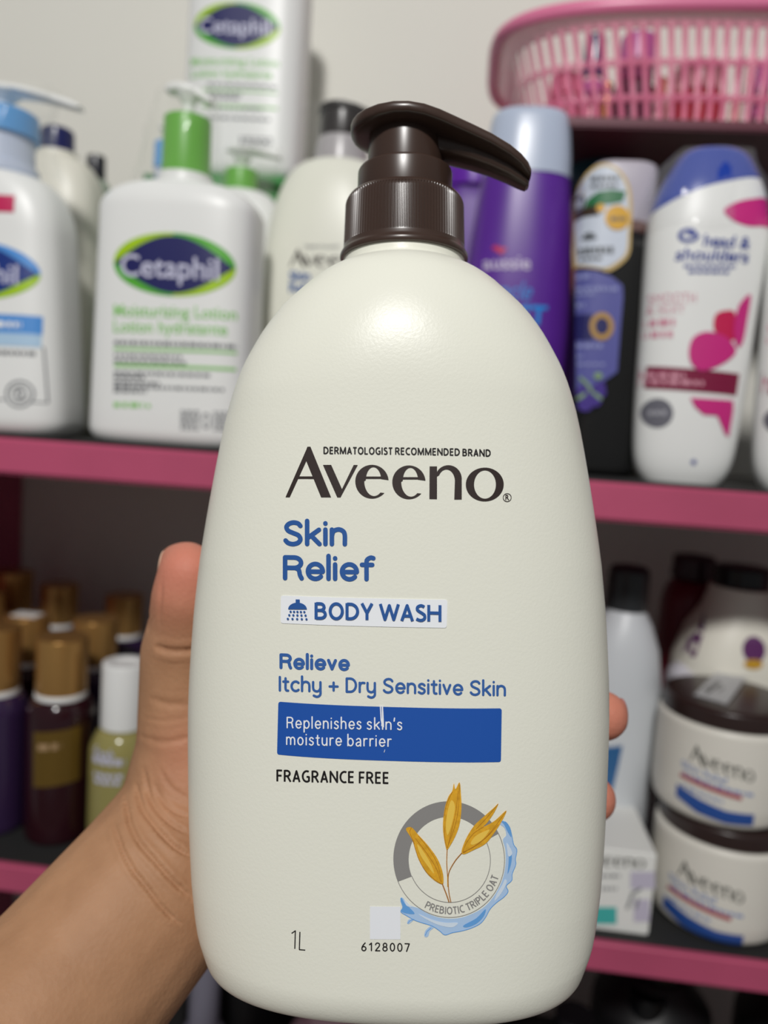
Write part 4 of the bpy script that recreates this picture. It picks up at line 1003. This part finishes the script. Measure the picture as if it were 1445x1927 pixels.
# ------------------------------------------------------------------ middle shelf, left: mists
m_capg = mat('brushed_gold', (196, 150, 88), .34, .7)
def mist(it, r, zbody, zcap0, zcap1, rc, m_body, label=True):
    it.surf = Surf([(0, r*.93, r*.93, 2), (.003, r, r, 2), (zbody, r, r, 2)])
    rows = lathe('bottle_body', [(0, 0), (r*.94, 0), (r, .003), (r, zbody*.97), (rc*1.15, zcap0-.003), (rc*.9, zcap0-.001), (0, zcap0-.001)], m_body, it.t, .003, 64)
    lathe('neck_ring', [(0, zcap0-.002), (rc*1.02, zcap0-.002), (rc*1.02, zcap0+.0015), (0, zcap0+.0015)], m_white, it.t, .0006, 48)
    lathe('cap', [(0, zcap0+.0014), (rc, zcap0+.0014), (rc, zcap1), (0, zcap1)], m_capg, it.t, .0008, 64)
m_winebody = mat('wine_liquid', (42, 12, 20), .12, spec=.6); m_plumbody = mat('plum_liquid', (52, 34, 68), .15, spec=.6)
it = Item('body_mist', 'wine red body mist with gold cap and gold label, front of middle shelf', 'bottle', 108, 1600, .440, Z2, fb=.020, group='gold capped body mists')
mist(it, it.w(60, 1480), it.z(1335), it.z(1316), it.z(1208), it.w(46, 1250), m_winebody)
it.fb = it.w(60, 1480); A = Art(); A.rect(62, 1378, 150, 1482, 0); it.art(A, 'gold_label', mat('gold_label_print', (132, 104, 46), .3, .6), .0004)
A = Art(); A.greek(72, 112, 1412, 12, 0, 14); it.art(A, 'label_lettering', mat('tan_print', (170, 140, 104), .4), .0007)
it = Item('body_mist', 'purple body mist cut by the left edge, gold capped', 'bottle', -12, 1600, .440, Z2, fb=.020, group='gold capped body mists')
mist(it, it.w(58, 1480), it.z(1335), it.z(1310), it.z(1190), it.w(42, 1250), m_plumbody)
it = Item('body_mist', 'gold capped mist with a white sticker on its lid, second row', 'bottle', 45, 1500, .500, Z2, group='gold capped body mists')
mist(it, it.w(50, 1400), it.z(1270), it.z(1252), it.z(1166), it.w(40, 1200), m_winebody)
box('price_sticker', -.009, .009, -.006, .006, it.z(1166), it.z(1166)+.0006, m_white, it.t, 0)
it = Item('body_mist', 'gold capped mist directly behind the wine red one, second row right', 'bottle', 170, 1500, .500, Z2, group='gold capped body mists')
mist(it, it.w(50, 1400), it.z(1275), it.z(1258), it.z(1172), it.w(40, 1200), m_plumbody)
for k, (px, yt, Y, lb) in enumerate(((20, 1080, .585, 'dim gold capped mist in the back row at the left post'), (105, 1105, .575, 'dim gold capped mist in the middle of the back row'), (-30, 1120, .540, 'dim gold capped mist cut by the left edge, third row'), (225, 1125, .570, 'dim gold capped mist in the back row nearest the thumb'))):
    it = Item('body_mist', lb, 'bottle', px, 1400, Y, Z2, group='gold capped body mists'); mist(it, it.w(44, 1400), it.z(yt+90), it.z(yt+75), it.z(yt), it.w(34, 1200), (m_winebody, m_plumbody)[k % 2])
it = Item('toner_bottle', 'yellow green liquid bottle with white cap beside the thumb', 'bottle', 226, 1560, .435, Z2, fb=.020)
r = it.w(60, 1450); it.surf = Surf([(0, r*.93, r*.93, 2), (.003, r, r, 2), (it.z(1395), r, r, 2)]); it.fb = r
lathe('bottle_body', [(0, 0), (r*.94, 0), (r, .003), (r, it.z(1415)), (r*.8, it.z(1388)), (it.w(36), it.z(1378)), (0, it.z(1378))], mat('olive_liquid', (150, 142, 86), .15, spec=.6), it.t, .004, 64)
lathe('cap', [(0, it.z(1380)), (it.w(42, 1300), it.z(1380)), (it.w(42, 1300), it.z(1256)), (it.w(24, 1300), it.z(1256)), (it.w(20, 1300), it.z(1260)), (0, it.z(1260))], m_white, it.t, .0012, 64)
A = Art(); A.text('fresh', 172, 212, 1424, 20, .2, .01, .2); A.greek(172, 232, 1436, 12, .12, 12); A.greek(174, 228, 1462, 8, .1, 10); A.greek(176, 224, 1474, 8, .1, 10); it.art(A, 'white_lettering', m_lav, .0005)

# ------------------------------------------------------------------ middle shelf, right
m_jar = mat('jar_cream', (226, 222, 212), .4)
def jar(it, rj, h, hl):
    it.surf = Surf([(z, r_, r_, 2) for r_, z in rounded([(0, 0), (rj*.84, 0), (rj*.95, h*.06), (rj*.99, h*.2), (rj, h*.5), (rj, h*.96), (rj*.97, h)], .003)[6:]])
    lathe('jar_body', [(0, 0), (rj*.84, 0), (rj*.95, h*.06), (rj*.99, h*.2), (rj, h*.5), (rj, h*.96), (rj*.97, h), (0, h)], m_jar, it.t, .003, 96)
    lathe('lid', [(0, h), (rj*.955, h), (rj*.955, h+hl), (rj*.90, h+hl+.0012), (0, h+hl+.0008)], mat('lid_brown', (48, 34, 32), .3), it.t, .0014, 96)
def jar_art(it, ox, oy, k=1):
    X = lambda x, y: (ox+x, oy+y)
    A = Art(); brand_serif(A, lambda x, y: (ox+(x-160)*.098, oy+(y-58)*.13+(x-160)*.098*.22)); it.art(A, 'brand_lettering', mat('grey_brown_print', (84, 84, 78), .4))
    A = Art(); A.text('Skin Relief', ox-12, ox+62, oy+50, 12, .22, .01); A.greek(ox-10, ox+110, oy+64, 6, .20, 9); A.greek(ox-12, ox+54, oy+88, 5, .22, 9); it.art(A, 'product_lettering', mat('pale_blue_text', (130, 150, 196), .4))
    A = Art(); A.add([(ox-14, oy+62), (ox+88, oy+86), (ox+87, oy+94), (ox-15, oy+70)], [(0, 1, 2, 3)]); it.art(A, 'red_line', mat('brick_print', (176, 70, 80), .4), .0005)
    A = Art(); A.poly([(ox-20, oy+86), (ox+15, oy+102), (ox+60, oy+116), (ox+112, oy+122), (ox+111, oy+145), (ox+60, oy+141), (ox+10, oy+129), (ox-22, oy+110)]); it.art(A, 'blue_panel', mat('jar_blue_print', (44, 84, 160), .4), .0004)
it = Item('cream_jar', 'lower of two stacked cream jars with dark lids at the right', 'jar', 1338, 1740, .443, Z2, group='stacked cream jars')
rj = it.w(120, 1640); hj = (on_y(1400, 1395, .402).z-on_y(1400, 1590, .402).z); hl = on_y(1400, 1590, .402).z-on_y(1400, 1622, .402).z; it.fb = rj
hj = (hj+on_y(1400, 1622, .402).z-Z2)/2; print('jar', rj, hj, hl)
jar(it, rj, hj, hl); jar_art(it, 1288, 1640)
zj2 = Z2+hj+hl+.0014
it2 = Item('cream_jar', 'upper of two stacked cream jars, price sticker on its dark lid', 'jar', 1352, 1480, .443, zj2, group='stacked cream jars')
it2.fb = rj; jar(it2, rj, hj, hl); jar_art(it2, 1308, 1412)
q = [on_z(x, y, zj2+hj+hl+.0016)-it2.o for x, y in ((1350, 1263), (1408, 1270), (1368, 1326), (1306, 1308))]
link('price_sticker', mesh('price_sticker', [Vector((p.x, p.y, p.z+dz)) for dz in (0, .0004) for p in q], [(0, 1, 2, 3), (7, 6, 5, 4), (0, 4, 5, 1), (1, 5, 6, 2), (2, 6, 7, 3), (3, 7, 4, 0)], False), it2.t, mat('sticker_grey', (186, 188, 190), .4))
tp = zj2+hj+hl+.0021
V = []; Fc = []
for (x, y, x2, y2) in ((1326, 1300, 1352, 1282), (1330, 1304, 1356, 1286), (1352, 1300, 1362, 1294)):
    a, b_ = on_z(x, y, tp)-it2.o, on_z(x2, y2, tp)-it2.o; n_ = Vector((-(b_-a).y, (b_-a).x, 0)).normalized()*.0006
    k = len(V); V += [a+n_, b_+n_, b_-n_, a-n_]; Fc.append((k, k+1, k+2, k+3))
link('sticker_print', mesh('sticker_print', V, Fc, False), it2.t, m_black_print)
# carton
pz = on_z(1205, 1760, Z2); Yc = pz.y
xr = on_y(1222, 1740, Yc).x; xl = xr-.062
hbx = on_y(1180, 1602, Yc).z-Z2
cb = thing('carton', 'small white carton with teal stripe left of the stacked jars', 'box', ((xl+xr)/2, Yc, Z2))
hx = (xr-xl)/2
box('carton_body', -hx, hx, 0, .058, 0, hbx, mat('white_card', (232, 232, 228), .5), cb, .0008)
class F0: pass
def cmap(x, y): P = on_y(x, y, Yc); return P.x-(xl+xr)/2, P.z-Z2
fl = lambda x, z: 0
A = Art(); brand_serif(A, lambda x, y: (1098+(x-160)*.102, 1602+(y-58)*.10+(x-160)*.003)); A.build('brand_lettering', MATS['grey_brown_print'], cb, cmap, fl, .0003)
A = Art(); A.rect(1090, 1706, 1160, 1738, .01); A.build('teal_stripe', mat('teal_print', (70, 178, 172), .4), cb, cmap, fl, .0003)
A = Art(); A.rect(1186, 1640, 1232, 1672, 0); A.rect(1192, 1692, 1222, 1734, 0); A.build('lilac_patch', mat('lilac_print', (196, 190, 208), .4), cb, cmap, fl, .0003)
A = Art(); A.greek(1130, 1166, 1650, 5, 0); A.greek(1130, 1160, 1674, 5, 0); A.stroke([(1180, 1708), (1190, 1680), (1204, 1672)], 5); A.stroke([(1196, 1708), (1200, 1690)], 4); A.build('small_print', m_gr, cb, cmap, fl, .0005)
# bottles behind
it = Item('lotion_bottle', 'pale grey bottle with dark cap and blue label behind the fingertips', 'bottle', 1146, 1450, .485, Z2, fb=.022)
rows = [(0, it.w(66), .020, 2.4), (.004, it.w(72), .022, 2.4), (it.z(1400), it.w(80), .024, 2.4), (it.z(1300), it.w(79), .024, 2.4), (it.z(1220), it.w(66), .022, 2.4), (it.z(1175), it.w(50), .018, 2.2), (it.z(1150), it.w(36), .014, 2)]
it.body([tuple(r_) for r_ in [(max(0, a), b, c, d) for a, b, c, d in [tuple(p) for p in rows]]], mat('pale_grey_plastic', (206, 210, 214), .4))
lathe('cap', [(0, it.z(1152)), (it.w(40), it.z(1152)), (it.w(38), it.z(1075)), (it.w(30), it.z(1066)), (0, it.z(1064))], mat('charcoal_plastic', (44, 46, 48), .3), it.t, .002)
A = Art(); A.poly([(1100, 1410), (1170, 1400), (1162, 1440), (1152, 1485), (1100, 1490)]); it.art(A, 'blue_label', mat('denim_print', (44, 96, 146), .4))
it = Item('lotion_bottle', 'tall dark crimson bottle deep in the middle shelf', 'bottle', 1262, 1450, .560, Z2)
it.body(body_rows(it.w(54), .022, it.z(1090), .022, it.w(24), 2.4, .95, .002, .006), mat('crimson_plastic', (110, 22, 40), .35))
lathe('cap', [(0, it.z(1090)), (it.w(40), it.z(1090)), (it.w(38), it.z(1046)), (0, it.z(1042))], mat('plum_black', (50, 24, 34), .35), it.t, .002)
it = Item('lotion_bottle', 'off-white bottle with black cap and violet bands behind the stacked jars', 'bottle', 1352, 1450, .512, Z2, fb=.030)
rows = [(0, it.w(80), .028, 2.6), (.004, it.w(90), .031, 2.6), (it.z(1330), it.w(108), .033, 2.6), (it.z(1250), it.w(106), .033, 2.6), (it.z(1190), it.w(88), .030, 2.5), (it.z(1150), it.w(64), .025, 2.3), (it.z(1120), it.w(56), .023, 2), (it.z(1105), it.w(54), .022, 2)]
it.body(rows, m_offw)
lathe('cap', [(0, it.z(1108)), (it.w(50), it.z(1108)), (it.w(49), it.z(1066)), (0, it.z(1064))], mat('jet_plastic', (16, 17, 20), .3), it.t, .002)
A = Art(); A.poly([(1302, 1160), (1328, 1166), (1316, 1245), (1272, 1245), (1280, 1215)]); it.art(A, 'violet_band', mat('dim_violet_print', (96, 44, 100), .4))
A = Art(); A.poly([(1238, 1205), (1258, 1200), (1254, 1240), (1232, 1250)]); it.art(A, 'violet_patch', MATS['dim_violet_print'])
A = Art(); A.ell(1418, 1222, 22, 24); it.art(A, 'violet_flower', MATS['dim_violet_print'])
A = Art(); A.ell(1415, 1248, 18, 9); it.art(A, 'yellow_print', mat('mustard_print', (196, 150, 40), .4), .0006)
it = Item('lotion_bottle', 'white bottle squeezed between the crimson bottle and the jars', 'bottle', 1262, 1500, .500, Z2)
it.body(body_rows(it.w(34), .018, it.z(1262), .012, it.w(20), 2.4, .95, .002, .006), mat('lilac_white_plastic', (206, 204, 212), .4))
it = Item('lotion_bottle', 'off-white bottle at the far right of the middle shelf, behind the jars', 'bottle', 1462, 1450, .555, Z2)
it.body(body_rows(it.w(60), .024, it.z(1105), .030, it.w(26), 2.4, .95, .002, .006), m_offw)
lathe('cap', [(0, it.z(1105)), (it.w(26), it.z(1105)), (it.w(25), it.z(1075)), (0, it.z(1074))], m_white, it.t, .002)

# ------------------------------------------------------------------ bottom shelf, seen through the gap below
def low(name, label, px, py, Y, r, h, mb, mc, capc=.3):
    P = on_y(px, py, Y); o = thing(name, label, 'bottle', (P.x, Y, Z3))
    lathe('bottle_body', [(0, 0), (r*.95, 0), (r, .004), (r, h*(1-capc)*.85), (r*.55, h*(1-capc)), (0, h*(1-capc))], mb, o, .004, 48)
    lathe('cap', [(0, h*(1-capc)), (r*.5, h*(1-capc)), (r*.48, h), (0, h)], mc, o, .001, 36); return o
m_gb = mat('slate_plastic', (120, 118, 132), .3)
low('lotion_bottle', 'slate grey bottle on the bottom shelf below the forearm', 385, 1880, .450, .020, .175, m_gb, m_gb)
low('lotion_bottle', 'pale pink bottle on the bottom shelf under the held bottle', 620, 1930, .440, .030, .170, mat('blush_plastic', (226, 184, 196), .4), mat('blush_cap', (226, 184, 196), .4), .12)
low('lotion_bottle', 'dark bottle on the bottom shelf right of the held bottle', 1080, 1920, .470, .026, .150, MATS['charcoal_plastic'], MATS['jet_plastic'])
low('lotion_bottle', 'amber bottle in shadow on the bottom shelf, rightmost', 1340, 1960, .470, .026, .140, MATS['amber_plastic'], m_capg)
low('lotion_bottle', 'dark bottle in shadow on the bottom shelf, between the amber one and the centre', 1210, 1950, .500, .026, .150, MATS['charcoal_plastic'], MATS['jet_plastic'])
for k, l_ in ((2, 'black bottle added to darken the bottom shelf behind the slate grey bottle'), (5, 'black bottle added to darken the back of the bottom shelf, under the white carton'), (6, 'black bottle added to darken the back of the bottom shelf, under the stacked jars')):
    x_ = -.33+k*.098  # added black bottles stand in for the deep shade behind the bottom row
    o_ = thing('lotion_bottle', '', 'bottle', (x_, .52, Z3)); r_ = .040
    lathe('bottle_body', [(0, 0), (r_*.95, 0), (r_, .004), (r_, .13), (r_*.5, .155), (0, .155)], mat('shade_black_plastic', (20, 20, 22), .45), o_, .004, 48)
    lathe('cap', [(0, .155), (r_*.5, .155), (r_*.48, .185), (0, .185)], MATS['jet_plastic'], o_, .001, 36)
    o_['label'] = l_; o_['group'] = 'black bottles added to darken the bottom shelf'
SUB = {'spout_channel': 'pump_head', 'sticker_print': ('white_sticker', 'price_sticker'), 'panel_lettering': 'blue_panel', 'logo_lettering': 'logo_lens', 'band_lettering': ('blue_band', 'wine_band'),
       'tag_print': 'neck_tag', 'green_banner': 'neck_tag', 'gold_seal': 'neck_tag', 'neck_tag_border': 'neck_tag', 'brown_band': 'neck_tag', 'medallion_centre': 'gold_medallion', 'label_lettering': ('front_label', 'gold_label'),
       'seal_lettering': 'grey_seal', 'oat_shade_print': 'oat_print', 'oat_highlight_print': 'oat_print', 'water_shade_print': 'water_splash_print', 'water_highlight_print': 'water_splash_print', 'rim': 'basket_wall'}
base = lambda o: o.name.split('.')[0]
for root in [o for o in C.objects if o.parent is None and o.type == 'EMPTY']:
    kids = list(root.children)
    for ch in kids:
        t_ = SUB.get(base(ch))
        if not t_: continue
        for q in kids:
            if base(q) in (t_ if isinstance(t_, tuple) else (t_,)) and q is not ch: ch.parent = q; break
bpy.context.view_layer.update()
